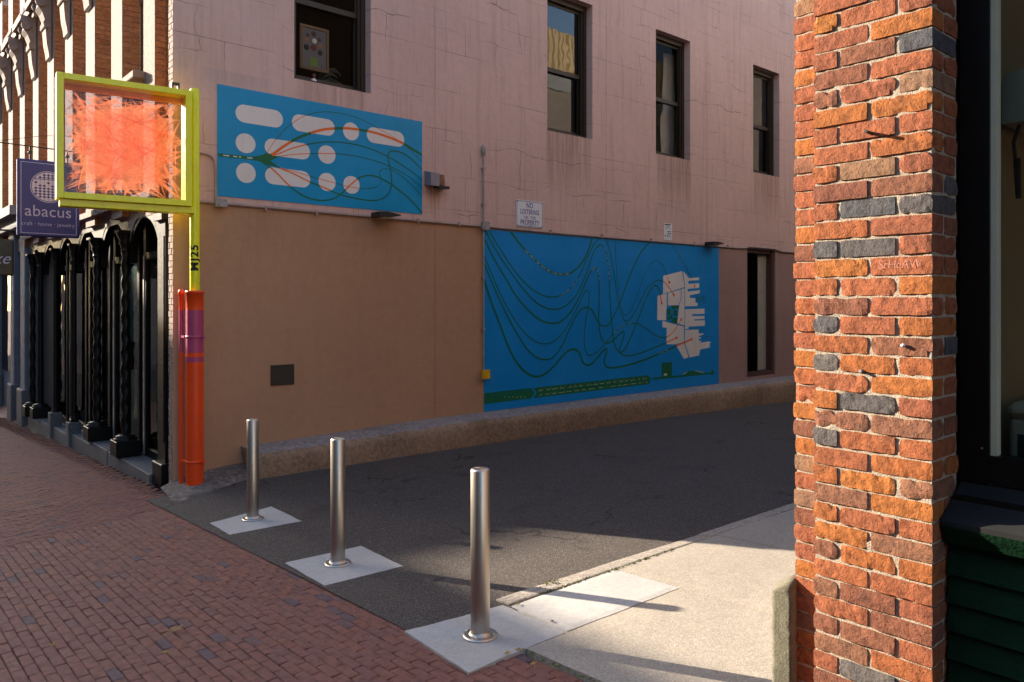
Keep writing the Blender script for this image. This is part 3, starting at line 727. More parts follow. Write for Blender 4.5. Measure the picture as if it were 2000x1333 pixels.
h_ = MB(); h_.tube([(2.95,9.52,-.98),(2.90,9.52,-.97),(2.89,9.52,-.90),(2.89,9.52,-.74),(2.90,9.52,-.67),(2.95,9.52,-.66)], .014, 8); part('door_handle', h_, STEEL, w0)
# granite entrance steps, block by block
for a, b, zt, x0 in ((9.42,10.35,-1.992,2.66),(10.36,11.3,-1.992,2.665),(11.31,12.33,-1.992,2.66),(12.40,13.3,-2.075,2.70),(13.31,14.0,-2.075,2.705),(14.05,15.0,-2.13,2.70),(15.01,16.2,-2.16,2.70),(16.21,17.4,-2.22,2.70)):
    m_ = MB(); m_.cbox(x0, 3.05, a, b, -2.75, zt, .008, 0, .003, R); part('granite_step', m_, STEPG, pink)
for y in (13.75, 15.15):
    m_ = MB(); m_.cbox(2.66, 2.84, y-.1, y+.1, -2.7, -1.9, .01); part('stone_post', m_, STEPG, pink)

# ------------------------------------------------------------------ neighbour shop front, farther down the street
nb = thing('neighbour_shopfront', 'blue grey painted stone shopfront farther down the street, past the black columns', 'building', (2.75, 19, -2.6))
m_ = MB(); m_.box(2.9, 4, 17.85, 32, -3.5, 1.0); part('shop_wall', m_, GREYP, nb)
for y, w in ((17.9,.5),(19.2,.42),(22.0,.5),(25,.5)):
    m_ = MB(); m_.cbox(2.72, 2.9, y, y+w, -3.2, 1.5, .02); q = part('pilaster', m_, GREYP, nb)
    m_ = MB(); m_.cbox(2.66, 2.9, y-.05, y+w+.05, -3.2, -1.75, .02); part('plinth', m_, STEPG, q)
m_ = MB(); m_.box(2.45, 4, 17.8, 32, 1.72, 1.9); m_.box(2.6, 4, 17.8, 32, 1.5, 1.72); part('cornice', m_, GREYP, nb)
m_ = MB(); m_.box(2.95, 4, 23.01, 40, 1.9, 8); part('upper_wall', m_, WBRICK, nb)
for y in (18.5, 20.6):
    m_ = MB(); m_.box(2.86, 2.9, y, y+.7 if y < 19 else y+1.3, -1.6, .9); part('pane', m_, DARKG, nb)

# ------------------------------------------------------------------ concrete ledge along the foot of the wall, cement apron at the corner
mb = MB(); nx = 150; prof = [(8.215,-2.3),(8.215,-1.93),(8.222,-1.83),(8.232,-1.72),(8.25,-1.665),(8.30,-1.64),(8.45,-1.622),(8.748,-1.612)]
for i in range(nx+1):
    x = 3.46+12.9*(i/nx)**1.25; sag = -.055*(1-sstep(3.4, 6.5, x))-.012*sstep(12, 16, x)
    for j, (y, z) in enumerate(prof):
        n1 = noise.noise((x*2.2, z*3, 0.5)); n2 = noise.noise((x*9, z*8, y*8+2)); e = 1 if 2 <= j <= 6 else .3
        wob = .018*n1+.012*n2 if j < 7 else 0
        chip = max(0, noise.noise((x*3.1, 4.2, 1))-.22)*.12 if j in (3,4,5) else 0
        mb.v.append((x, y+wob*e+chip*.5, z+sag+.012*n2*e-chip*.5 if j > 0 else z))
m = len(prof)
for i in range(nx):
    for j in range(m-1):
        mb.f.append([i*m+j, (i+1)*m+j, (i+1)*m+j+1, i*m+j+1]); mb.mi.append(1 if j >= 5 else 0); mb.sm.append(True)
mb.f.append(list(range(m))[::-1]); mb.mi.append(0); mb.sm.append(False)
solo('concrete_ledge', mb, [LEDGE, LEDGET], 'long low stained concrete ledge along the foot of the pink and tan wall', 'low wall')
mb = MB(); n = 26
for i in range(n+1):
    for j in range(n+1):
        s, t = i/n, j/n
        A = Vector((2.50,8.02)); Bq = Vector((3.66,8.36)); Cq = Vector((3.66,8.75)); D = Vector((2.60,8.80))
        p = (A*(1-s)+Bq*s)*(1-t)+(D*(1-s)+Cq*s)*t
        e = min(s, 1-s+.4, t*1.3); h = .055*min(1, e*5)+.06*t
        w = .05*noise.noise((p.x*4, p.y*4, 2)) if t == 0 or s == 0 else 0
        mb.v.append((p.x+w, p.y+w, gz(p.x,p.y)-.02+h+.022*noise.noise((p.x*7,p.y*7,1))*min(1,e*4)+.012*noise.noise((p.x*17,p.y*17,4))*min(1, e*6)))
for i in range(n):
    for j in range(n):
        a = i*(n+1)+j; mb.f.append([a, a+n+1, a+n+2, a+1]); mb.mi.append(0); mb.sm.append(True)
solo('cement_apron', mb, RUBBLE, kind='structure')

# ------------------------------------------------------------------ things fixed to the alley wall
def cat_rom(pts, step):
    out = []; n = len(pts)
    for i in range(n-1):
        p0 = Vector(pts[max(i-1,0)]); p1 = Vector(pts[i]); p2 = Vector(pts[i+1]); p3 = Vector(pts[min(i+2,n-1)])
        k = max(2, int((p2-p1).length/step))
        for j in range(k):
            t = j/k; out.append(.5*((2*p1)+(-p0+p2)*t+(2*p0-5*p1+4*p2-p3)*t*t+(-p0+3*p1-3*p2+p3)*t**3))
    out.append(Vector(pts[-1])); return out
def inpoly(p, poly):
    c = False; n = len(poly)
    for i in range(n):
        a, b = poly[i], poly[(i+1)%n]
        if (a[1] > p[1]) != (b[1] > p[1]) and p[0] < (b[0]-a[0])*(p[1]-a[1])/(b[1]-a[1])+a[0]: c = not c
    return c
class Print:
    """flat vinyl print on the wall plane: layers 0.6 mm apart, drawn in wall coordinates (x, z)"""
    def __init__(s, rect, root): s.r = rect; s.root = root; s.white = []
    def clip(s, p): return (min(max(p[0], s.r[0]+.001), s.r[1]-.001), min(max(p[1], s.r[2]+.001), s.r[3]-.001))
    def inside(s, p): return s.r[0] <= p[0] <= s.r[1] and s.r[2] <= p[1] <= s.r[3]
    def poly(s, mb, pts, lay, mi=0):
        pts = [s.clip(p) for p in pts]
        mb.add([(p[0], WALL_Y-.008-.0007*lay, p[1]) for p in pts], [list(range(len(pts)))], mi)
    def line(s, mb, pts, w, lay, orange=True, dashes=None, dmb=None):
        q = cat_rom(pts, .02); n = len(q); y = WALL_Y-.008-.0007*lay
        L, Rr = [], []
        for i, p in enumerate(q):
            t = q[min(i+1,n-1)]-q[max(i-1,0)]; t = t.normalized() if t.length > 0 else Vector((1,0)); nn = Vector((-t.y, t.x))*w/2
            L.append(p+nn); Rr.append(p-nn)
        for i in range(n-1):
            if not (s.inside(q[i]) and s.inside(q[i+1])): continue
            c = (q[i]+q[i+1])/2
            mi = 1 if orange and any(inpoly(c, w_) for w_ in s.white) else 0
            mb.add([(p[0], y, p[1]) for p in map(s.clip, (Rr[i], Rr[i+1], L[i+1], L[i]))], [(0,1,2,3)], mi)
            if dashes and dashes[0] <= i/n <= dashes[1] and (i*7919 % 13) > 3 and i % 4 != 3:
                a = .33
                dmb.add([(p[0], y-.0007, p[1]) for p in (Rr[i].lerp(L[i],a), Rr[i+1].lerp(L[i+1],a), L[i+1].lerp(Rr[i+1],a), L[i].lerp(Rr[i],a))], [(0,1,2,3)], 0)
# upper mural
UP = (3.191, 5.98, 1.20, 2.467)
um = thing('wall_mural', 'upper blue mural with white pills and dots crossed by green and orange lines', 'mural', (UP[0], WALL_Y, UP[2]), group='blue vinyl murals on the alley wall')
m_ = MB(); m_.box(UP[0], UP[1], WALL_Y-.008, WALL_Y-.0005, UP[2], UP[3]); part('backing_sheet', m_, VCYAN, um)
pr = Print(UP, um)
def c3(x, y): return wall(400+x/3.9196, 140+y/3.9196)
mb = MB()
for Lp, Rp, T, Bp in (((233,318),(596,378),(290,254),(545,431)),((664,385),(993,440),(710,328),(950,494)),((1056,450),(1178,465),(1105,390),(1130,530)),((1238,480),(1524,530),(1280,427),(1490,579)),
    ((234,545),(386,560),(295,474),(320,627)),((456,570),(803,620),(500,513),(760,676)),((866,630),(998,645),(920,566),(940,708)),((237,770),(388,782),(300,700),(322,855)),((459,790),(805,830),(500,733),(765,890)),((868,840),(999,855),(920,776),(945,917)),((1058,862),(1183,875),(1110,800),(1135,938))):
    x0 = c3(*Lp)[0]; x1 = c3(*Rp)[0]; z1 = c3(*T)[1]; z0 = c3(*Bp)[1]; r = min((z1-z0)/2, (x1-x0)/2); pts = []
    for cx, cz, a0 in ((x1-r,z1-r,0),(x0+r,z1-r,90),(x0+r,z0+r,180),(x1-r,z0+r,270)):
        for k in range(9): a = math.radians(a0+k*11.25); pts.append((cx+r*math.cos(a), cz+r*math.sin(a)))
    pr.white.append(pts); pr.poly(mb, pts[::-1], 1)
part('white_shapes', mb, VWHITE, um)
mb = MB(); dm = MB()
def U(*p): return [c3(*q) for q in p]
LN = [(5,U((430,665),(480,610),(520,550),(560,500),(620,435),(700,375),(780,335),(870,313),(960,312),(1080,330),(1200,370),(1330,440),(1450,510),(1540,575),(1600,630),(1655,690))),
 (20,U((400,668),(450,660),(520,632),(600,575),(700,515),(800,475),(900,447),(1000,437),(1100,437),(1200,450),(1300,470),(1420,510),(1520,555),(1662,642))),
 (9,U((420,668),(550,635),(650,595),(750,567),(850,548),(960,540),(1080,548),(1200,572),(1320,615),(1430,670),(1550,745),(1662,832))),
 (6,U((420,670),(560,652),(680,636),(800,630),(1000,630),(1150,648),(1300,685),(1430,735),(1550,800),(1662,892))),
 (5,U((420,672),(560,735),(680,765),(800,803),(880,825),(1000,857),(1100,882),(1200,897),(1280,893),(1330,870),(1347,830),(1335,780),(1350,750),(1390,745),(1440,760),(1540,830),(1662,957))),
 (10,U((420,672),(560,735),(680,785),(800,845),(900,885),(1000,930),(1100,960),(1230,985),(1320,985),(1390,950),(1425,880),(1425,800),(1412,720),(1400,660),(1410,620),(1450,610),(1520,630),(1600,690),(1662,757))),
 (11,U((400,672),(500,735),(570,800),(650,880),(740,945),(820,977),(900,988),(980,975),(1050,930),(1110,870),(1180,815),(1250,797),(1320,808),(1410,855),(1500,920),(1590,1000),(1660,1085)))]
for i, (w, pts) in enumerate(LN): pr.line(mb, pts, w*.0016, 2+i*.3)
pr.line(mb, U((93,638),(230,652),(380,667)), .036, 4.5, False, (.1,.97), dm)
pr.poly(mb, U((370,652),(440,640),(480,622),(500,640),(545,648),(560,655),(500,685),(560,728),(505,722),(440,695),(370,678))[::-1], 2.05, 0)
part('route_lines', mb, [VGREEN, VORNG], um); part('line_lettering', dm, VWHITE, um)
# lower mural
LO = (7.071, 13.02, -1.608, 1.063)
lm = thing('wall_mural', 'large lower blue mural with a white city map and flowing green curves', 'mural', (LO[0], WALL_Y, LO[2]), group='blue vinyl murals on the alley wall')
m_ = MB(); m_.box(LO[0], LO[1], WALL_Y-.008, WALL_Y-.0005, LO[2], LO[3]); part('backing_sheet', m_, VBLUE, lm)
pr = Print(LO, lm)
def c4_(x, y): return wall(920+x/3.3333, 420+y/3.3333)
def c6(x, y): return wall(1240+x/4.939, 490+y/4.939)
def c5(x, y): return wall(940+x/5.882, 680+y/5.882)
mb = MB()
MAPP = [[(270,243),(452,197),(475,352),(268,418)],[(215,435),(305,412),(305,540),(298,580),(297,672),(212,670)],[(315,408),(437,375),(443,440),(420,525),(315,530)],[(443,372),(475,362),(475,722),(405,700),(425,530),(448,440)],
 [(262,678),(470,733),(470,880),(385,903),(302,903),(302,745),(262,740)],[(470,886),(515,1030),(470,1045),(395,913)],
 [(480,765),(612,760),(614,800),(660,800),(662,806),(614,822),(614,835),(635,835),(635,848),(614,850),(614,870),(635,868),(635,880),(616,890),(700,876),(727,880),(727,890),(708,897),(725,905),(710,915),(728,925),(700,938),(625,955),(618,1010),(525,1030),(478,890)],
 [(480,565),(668,560),(668,610),(550,612),(550,632),(668,630),(668,660),(570,662),(570,675),(672,672),(672,725),(515,733),(515,755),(480,758)],
 [(462,205),(485,218),(480,228),(503,230),(492,243),(512,250),(510,265),(615,258),(615,285),(515,290),(510,320),(617,315),(617,358),(505,370),(505,395),(600,385),(625,378),(620,412),(525,430),(525,455),(580,458),(580,500),(602,505),(600,535),(480,538),(480,350)]]
for pts in MAPP:
    q = [c6(*p) for p in pts]; pr.white.append(q); pr.poly(mb, q[::-1], 1)
part('city_map', mb, VWHITE, lm)
mb = MB()
for a in ((308,560,340,620),(350,530,385,560),(385,530,420,560),(308,630,335,665),(340,615,358,665),(370,570,405,630),(362,645,405,700),(345,670,360,690)):
    pr.poly(mb, [c6(a[0],a[1]),c6(a[0],a[3]),c6(a[2],a[3]),c6(a[2],a[1])], 2)
for k in range(5): pr.poly(mb, [c6(585,436+k*15),c6(585,438+k*15),c6(678,438+k*15),c6(678,436+k*15)], 2); 
for k in range(6): pr.poly(mb, [c6(585+k*18,436),c6(585+k*18,500),c6(588+k*18,500),c6(588+k*18,436)], 2.4)
part('park_blocks', mb, VGREEN, lm)
mb = MB(); dm = MB()
def Q(*p): return [c4_(*q) for q in p]
LL = [(15,Q((240,88),(300,170),(350,230),(420,300),(480,350),(540,380),(600,388),(650,375),(700,335),(740,280),(765,220),(790,140)),(.16,.62)),
 (9,Q((105,85),(160,180),(230,290),(310,400),(390,480),(460,522),(530,535),(600,515),(660,460),(710,380),(745,300),(780,225),(810,175),(840,153),(870,160),(897,220),(920,330),(935,430),(950,540),(975,640),(1000,690),(1030,680),(1070,620),(1110,540),(1150,470),(1200,430),(1240,430),(1280,465),(1317,522)),(.29,.36)),
 (5,Q((935,145),(938,250),(945,380),(955,480),(970,580),(985,635),(1005,652),(1030,630),(1060,580),(1090,490),(1120,410),(1150,340),(1180,305),(1210,300),(1240,325),(1265,370),(1287,440)),None),
 (10,Q((85,90),(160,230),(240,350),(320,460),(400,550),(470,600),(540,615),(600,600),(660,550),(700,490),(740,400),(775,300),(800,230),(830,200),(855,205),(880,260),(890,340),(897,440),(903,560),(911,673),(930,838),(968,898),(1005,917),(1080,906),(1200,861),(1335,800)),(.50,.58)),
 (12,Q((80,150),(150,290),(220,410),(300,540),(380,630),(450,685),(520,705),(580,695),(640,640),(690,560),(730,470),(770,380),(800,345),(822,365),(830,440),(831,560),(828,650),(832,740),(845,800),(870,835),(900,830),(945,795),(985,758),(994,775),(978,830),(960,885),(975,895),(1000,870),(1040,790),(1080,690),(1130,560),(1170,480),(1200,460),(1222,490),(1238,575)),(.43,.48)),
 (8,Q((80,260),(150,430),(210,560),(280,680),(350,770),(420,825),(480,840),(540,820),(600,760),(650,680),(700,580),(735,505),(755,493),(765,530),(755,620),(740,720),(733,820),(745,890),(765,915),(800,905),(850,860),(910,790),(960,740),(1010,712),(1060,706),(1110,720),(1160,757),(1210,790),(1250,798),(1290,785),(1330,740),(1365,682)),(.71,.78)),
 (11,Q((80,310),(150,480),(220,630),(290,760),(360,870),(430,930),(490,942),(540,920),(590,850),(630,760),(680,660),(715,615),(755,603),(790,630),(820,690),(850,722),(890,715),(930,650),(970,560),(1010,450),(1050,350),(1100,250),(1140,200),(1185,160)),None),
 (5,Q((1285,165),(1345,250),(1390,330),(1425,400),(1452,465)),(.2,.55)),
 (15,Q((80,410),(120,540),(180,700),(250,880),(310,980),(370,1035),(420,1052),(480,1035),(540,980),(600,910),(640,880),(680,878),(705,905),(720,950),(745,975),(780,970),(820,930),(860,880),(880,872),(878,900),(865,945),(870,980),(900,995),(950,992),(1030,975),(1120,945),(1220,905),(1330,855),(1432,810)),(.84,.89))]
for i, (w, pts, d) in enumerate(LL):
    pr.line(mb, pts, w*.0021, 3+i*.3, True, d, dm)
    e = pts[-1]; 
    if i not in (0,6):
        r = .03; mb.add([(e[0]+r*math.cos(a*.785), WALL_Y-.0125, e[1]+r*math.sin(a*.785)) for a in range(8)], [list(range(8))[::-1]], 1)
part('route_lines', mb, [VGREEN, VORNG], lm)
for a in ((1160,360,1245),(1520,377,1560),(1158,815,1210),(1520,793,1580)):
    pr.poly(dm, Q((a[0],a[1]),(a[0],a[1]+3),(a[2],a[1]+4),(a[2],a[1]+1)), 2, 1)
part('line_lettering', dm, [VCREAM, VTEAL], lm)
mb = MB(); C5 = lambda *p: [c5(*q) for q in p]
pr.poly(mb, C5((20,521),(20,646),(570,580),(608,515),(570,460)), 1); pr.poly(mb, C5((590,458),(630,510),(595,577),(1925,415),(1945,350),(1915,312)), 1)
pr.poly(mb, [c6(*p) for p in ((168,1225),(168,1246),(740,1190),(740,1172))], 1); pr.poly(mb, [c6(*p) for p in ((736,1135),(736,1215),(764,1172))], 1.4)
pr.poly(mb, [c6(*p) for p in ((255,1080),(255,1222),(353,1214),(353,1074))], 1.6); pr.poly(mb, [c6(*p) for p in ((455,1200),(660,1180),(640,1172),(580,1158),(505,1162))], 1.8)
part('legend_banner', mb, VGREEN, lm)
mb = MB(); rr = random.Random(5)
def legend(xa, ya, xb, yb, n, hgt):
    x = 0
    while x < 1:
        w = rr.uniform(.018,.06); e = min(1, x+w)
        nn = int(w/.006)
        for k in range(nn):
            s0 = x+(e-x)*k/nn; s1 = s0+(e-x)/nn*.72
            if rr.random() < .12: continue
            t = rr.uniform(.6, 1)*hgt
            p = lambda s, d: c5(xa+(xb-xa)*s, ya+(yb-ya)*s+d)
            pr.poly(mb, [p(s0,-t/2),p(s0,t/2),p(s1,t/2),p(s1,-t/2)], 2)
        x = e+rr.uniform(.012,.03)
legend(655,490,1905,350,0,9); legend(655,542,1905,392,0,9)
for s in range(22): 
    x = 680+s*56; y = 466-s*6.2; pr.poly(mb, C5((x,y),(x,y+5),(x+5,y+5),(x+5,y)), 2)
pr.poly(mb, [c6(*p) for p in ((275,1186),(275,1206),(306,1204),(306,1184))], 2.4); pr.poly(mb, [c6(*p) for p in ((460,1192),(464,1197),(503,1170),(498,1166))], 2.6); pr.poly(mb, [c6(*p) for p in ((580,1156),(580,1162),(655,1180),(655,1174))], 2.6)
for k in range(6): pr.poly(mb, C5((262+k*46,556+ (k%2)*8),(262+k*46,566+(k%2)*8),(270+k*46,566+(k%2)*8),(270+k*46,556+(k%2)*8)), 2)
part('legend_text', mb, VCREAM, lm)
mb = MB()
for k in range(30):
    x = 92+k*15.5; y = 540-k*1.75
    a = rr.uniform(-14,-4); b = rr.uniform(8,26)
    pr.poly(mb, C5((x,y+a),(x,y+b),(x+3,y+b),(x+3,y+a)), 2)
    if rr.random() < .6: pr.poly(mb, C5((x,y+a),(x,y+a+4),(x+11,y+a+3),(x+11,y+a-1)), 2.3)
part('legend_title', mb, VTEAL, lm)

# signs
def wall_text(mb, s, cx, cz, size, y, bold=0, xs=1, spacing=1, mi=0):
    vs, fs = text(s, size, 'CENTER', bold, xs, spacing)
    mb.add([(cx+a, y, cz+b) for a, b in vs], fs, mi)
ns = thing('warning_sign', 'white metal sign on the pink wall lettered NO LOITERING ON THIS PROPERTY', 'sign', (7.965, WALL_Y, 1.145))
m_ = MB(); m_.cbox(7.69, 8.245, WALL_Y-.016, WALL_Y-.004, 1.145, 1.553, .003); part('sign_plate', m_, SIGNW, ns)
m_ = MB(); y = WALL_Y-.0168
for a, b, c, d in ((7.70,8.235,1.535,1.543),(7.70,8.235,1.155,1.163),(7.70,7.708,1.163,1.535),(8.227,8.235,1.163,1.535)): m_.add([(a,y,c),(b,y,c),(b,y,d),(a,y,d)], [(0,1,2,3)])
wall_text(m_, 'NO', 7.967, 1.477, .115, y, .0018, .75, 1.1); wall_text(m_, 'LOITERING', 7.967, 1.377, .105, y, .0018, .72, 1.05); wall_text(m_, 'ON  THIS', 7.967, 1.292, .07, y, .001, .75, 1.1); wall_text(m_, 'PROPERTY', 7.967, 1.213, .11, y, .0018, .72, 1.05)
part('lettering', m_, SIGNB, ns)
for a in (7.715, 7.967, 8.22):
    for b in (1.172, 1.526):
        m_ = MB(); m_.lathe((a, WALL_Y-.019, b), [(.007,0),(.007,.003)], 8, 0, True, 1); part('screw', m_, LAMPD, ns)
pn = thing('paper_notice', 'small white printed notice taped above the right end of the lower mural', 'notice', (11.405, WALL_Y, 1.125))
m_ = MB(); m_.box(11.285, 11.525, WALL_Y-.007, WALL_Y-.002, 1.13, 1.44); part('sheet', m_, SIGNW, pn)
m_ = MB(); y = WALL_Y-.0076
for a, b, c, d in ((.02,.2,.275,.295),(.06,.17,.252,.258),(.1,.21,.15,.165),(.1,.21,.11,.125),(.03,.06,.065,.09),(.1,.13,.065,.095),(.16,.19,.06,.085),(.04,.2,.225,.229),(.04,.2,.21,.214)): m_.add([(11.285+a,y,1.13+c),(11.285+b,y,1.13+c),(11.285+b,y,1.13+d),(11.285+a,y,1.13+d)], [(0,1,2,3)])
part('print', m_, LAMPD, pn)
# conduits and boxes
cd = thing('wall_conduit', 'long pinkish conduit pipe running level along the paint line over the murals', 'conduit', (3.02, WALL_Y, 1.1))
yc = WALL_Y-.022
pts = [(2.93,yc,1.12),(3.2,yc,1.115),(5,yc,1.108),(7.05,yc,1.10),(9,yc,1.088),(11,yc,1.088),(13.7,yc,1.09),(13.95,yc,1.10),(14.1,yc,1.135),(15.05,yc,1.135),(15.2,yc,1.11),(15.35,yc,1.09),(17,yc,1.09)]
m_ = MB(); m_.tube(pts, .017, 8); part('pipe', m_, PCOND, cd)
for x in (3.75,4.4,5.9,6.6,8.4,9.6,10.9,12.2,13.3):
    m_ = MB(); m_.box(x-.012, x+.012, yc-.021, WALL_Y-.0005, 1.07, 1.13); part('clamp', m_, PCOND, cd)
vc = thing('vertical_conduit', 'grey upright conduit left of the lower mural, topped by a small oval sensor', 'conduit', (7.045, WALL_Y, -1.0))
m_ = MB(); m_.tube([(7.045,yc-.002,-1.0),(7.045,yc-.002,2.14)], .014, 8); part('pipe', m_, GALV, vc)
m_ = MB(); m_.lathe((7.045,yc-.004,2.13), [(.014,0),(.028,.02),(.034,.07),(.032,.12),(.018,.155),(.004,.165)], 14); part('sensor_head', m_, GALV, vc)
for z in (1.95,1.42,.35,-.4):
    m_ = MB(); m_.box(7.015, 7.075, yc-.018, WALL_Y-.0005, z-.01, z+.01); part('clamp', m_, GALV, vc)
def jbox(x, z, w, h, mat, label, name='junction_box'):
    t = thing(name, label, 'junction box', (x, WALL_Y, z-h/2), group='junction boxes on the alley wall')
    m_ = MB(); m_.cbox(x-w/2, x+w/2, WALL_Y-.085, WALL_Y-.041, z-h/2, z+h/2, .005); part('box_body', m_, mat, t)
    m_ = MB(); m_.cbox(x-w/2-.004, x+w/2+.004, WALL_Y-.093, WALL_Y-.086, z-h/2-.004, z+h/2+.004, .003); c = part('cover', m_, mat, t)
    m_ = MB()
    for s in (-1, 1): m_.lathe((x+s*w*.3, WALL_Y-.096, z+s*h*.3), [(.006,0),(.006,.003)], 8, 0, True, 1)
    part('screw', m_, LAMPD, c)
    return t
jbox(3.21, 1.115, .125, .085, GALV, 'grey junction box under the lower left corner of the upper mural')
jbox(7.045, 1.105, .12, .115, GALV, 'grey square junction box where the upright conduit meets the level pipe')
jbox(7.05, -1.055, .125, .125, YEL, 'yellow box at the bottom of the upright conduit')
sc_ = thing('curved_conduit', 'short tan conduit bending down beside the left edge of the upper mural', 'conduit', (3.1, WALL_Y, 1.15))
m_ = MB(); m_.tube([(2.80,yc,1.665),(2.98,yc,1.66),(3.06,yc,1.655),(3.12,yc,1.635),(3.155,yc,1.59),(3.165,yc,1.5),(3.168,yc,1.36),(3.17,yc,1.155)], .013, 8); part('pipe', m_, PCOND, sc_)
m_ = MB(); m_.tube([(3.168,yc,1.36),(3.17,yc,1.155)], .017, 8); part('sleeve', m_, GALV, sc_)
# flood light, two low wall lamps, plate
fl = thing('flood_light', 'rusty grey flood light box leaking rust at the right edge of the upper mural', 'lamp', (6.12, WALL_Y, 1.56))
m_ = MB(); m_.prism([(WALL_Y-.001,1.60),(WALL_Y-.16,1.585),(WALL_Y-.16,1.76),(WALL_Y-.001,1.80)], 0, 6.02, 6.16); part('housing', m_, LGREY, fl)
m_ = MB(); m_.prism([(WALL_Y-.03,1.62),(WALL_Y-.14,1.61),(WALL_Y-.12,1.755),(WALL_Y-.03,1.77)], 0, 6.162, 6.27); part('lamp_glass', m_, RUST, fl)
m_ = MB(); m_.prism([(WALL_Y-.005,1.575),(WALL_Y-.15,1.56),(WALL_Y-.15,1.60),(WALL_Y-.005,1.61)], 0, 6.165, 6.34); part('bracket', m_, LAMPD, fl)
def low_lamp(x, z, label):
    t = thing('wall_lamp', label, 'lamp', (x, WALL_Y, z), group='low dark wall lamps over the conduit')
    m_ = MB(); m_.prism([(x-.16,z-.035),(x-.16,z+.03),(x-.02,z+.035),(x+.16,z+.012),(x+.16,z-.004),(x,z-.028)], 1, WALL_Y-.25, WALL_Y-.04); part('shade', m_, LAMPD, t)
    m_ = MB(); m_.box(x-.09, x+.04, WALL_Y-.22, WALL_Y-.07, z-.045, z-.03); part('lens', m_, CREAM, t)
    m_ = MB(); m_.box(x-.03, x+.03, WALL_Y-.04, WALL_Y-.0006, z-.03, z+.02); part('mount', m_, LAMPD, t)
low_lamp(5.32, 1.125, 'low dark wedge lamp on the conduit below the upper mural'); low_lamp(12.66, 1.12, 'low dark wedge lamp on the conduit above the lower mural')
vp = thing('metal_plate', 'dark brown rectangular metal plate low on the tan wall', 'plate', (3.967, WALL_Y, -.995))
m_ = MB(); m_.cbox(3.82, 4.115, WALL_Y-.014, WALL_Y-.0006, -.995, -.752, .003); part('cover', m_, PLATE, vp)
for a in (3.84, 4.095):
    for b in (-.97,-.775):
        m_ = MB(); m_.lathe((a, WALL_Y-.017, b), [(.006,0),(.006,.003)], 8, 0, True, 1); part('screw', m_, LAMPD, vp)

# things seen behind the window panes
pc = thing('framed_picture', 'framed picture of round flowers in a green pot hung behind the nearest upper window', 'picture', (4.55, 9.1, 3.0))
yb = 9.06
m_ = MB(); x0, x1, z0, z1 = 4.345, 4.745, 2.955, 3.52
for a in ((x0,x1,z0,z0+.035),(x0,x1,z1-.035,z1),(x0,x0+.035,z0+.035,z1-.035),(x1-.035,x1,z0+.035,z1-.035)): m_.box(a[0],a[1],yb,yb+.02,a[2],a[3])
part('frame', m_, P('picture_frame_wood', (.20,.10,.045), .5), pc)
m_ = MB(); m_.box(x0+.035, x1-.035, yb+.012, yb+.018, z0+.035, z1-.035); part('canvas', m_, flat('grey_canvas', (.16,.15,.16)), pc)
for (fx, fz, r, c) in ((.20,.32,.032,(.7,.66,.6)),(.19,.235,.042,(.16,.03,.02)),(.09,.22,.038,(.02,.015,.012)),(.28,.185,.036,(.03,.02,.015)),(.09,.315,.03,(.32,.17,.05)),(.28,.27,.03,(.36,.16,.06)),(.19,.41,.035,(.09,.035,.02)),(.27,.35,.026,(.12,.05,.03)),(.11,.38,.026,(.10,.06,.05))):
    m_ = MB(); m_.lathe((x0+fx, yb+.009, z0+fz+.06), [(r,0),(r*.6,-.003)], 14, 0, True, 1); part('flower', m_, flat('flower_paint', c), pc)
m_ = MB(); m_.box(x0+.14, x0+.245, yb+.008, yb+.0115, z0+.06, z0+.165); part('pot', m_, flat('green_pot_paint', (.16,.26,.04)), pc)
hp = thing('houseplant', 'dark leafy houseplant on the sill of the nearest upper window', 'plant', (4.62, 9.12, 2.75))
m_ = MB(); rr = random.Random(3)
for k in range(26):
    a = rr.uniform(-2.6,.4)+1.1; l = rr.uniform(.18,.36); pts = []
    for j in range(6):
        t = j/5; pts.append((4.62+math.cos(a)*l*t, 9.12+rr.uniform(-.01,.01)+.05*math.sin(k), 2.80+.26*math.sin(t*2.2)*(.6+.4*math.sin(k*1.7))))
    for j in range(5):
        w = .012*math.sin(math.pi*(j+.6)/6); p, q = pts[j], pts[j+1]
        m_.add([(p[0],p[1],p[2]-w),(q[0],q[1],q[2]-w),(q[0],q[1],q[2]+w),(p[0],p[1],p[2]+w)], [(0,1,2,3)])
part('leaves', m_, PLANT, hp)
m_ = MB(); m_.lathe((4.66,9.12,2.70), [(.08,0),(.1,.12)], 14); part('flower_pot', m_, PLANT, hp)
fg = thing('sill_figurine', 'small white figurine with a red head on the nearest upper window sill', 'figurine', (4.50, 9.0, 2.76))
m_ = MB(); m_.lathe((4.50,9.0,2.755), [(.04,0),(.035,.04),(.02,.075)], 10); m_.tube([(4.50,9.0,2.825),(4.455,9.0,2.805),(4.43,9.0,2.775)], [.018,.014,.01], 8); m_.tube([(4.50,9.0,2.825),(4.545,9.0,2.805),(4.57,9.0,2.775)], [.018,.014,.01], 8); part('body', m_, SIGNW, fg)
m_ = MB(); m_.lathe((4.50,9.0,2.83), [(.008,0),(.026,.015),(.03,.035),(.02,.06),(.004,.068)], 12); part('head', m_, P('red_glaze', (.14,.03,.025), .5), fg)
ct = thing('window_curtain', 'pale curtain gathered behind the third upper window', 'curtain', (12.02, 9.25, 2.75))
m_ = MB(); vs = []; fs = []
for j in range(16):
    z = 2.74+2.05*j/15; w = .20+.05*math.sin(j*.35)-(.06 if 6 < j < 9 else 0)
    for k in range(21): vs.append((12.04+(k/20-.5)*2*w, 9.22+.025*math.sin(k*1.9), z))
for j in range(15):
    for k in range(20): fs.append((j*21+k, j*21+k+1, (j+1)*21+k+1, (j+1)*21+k))
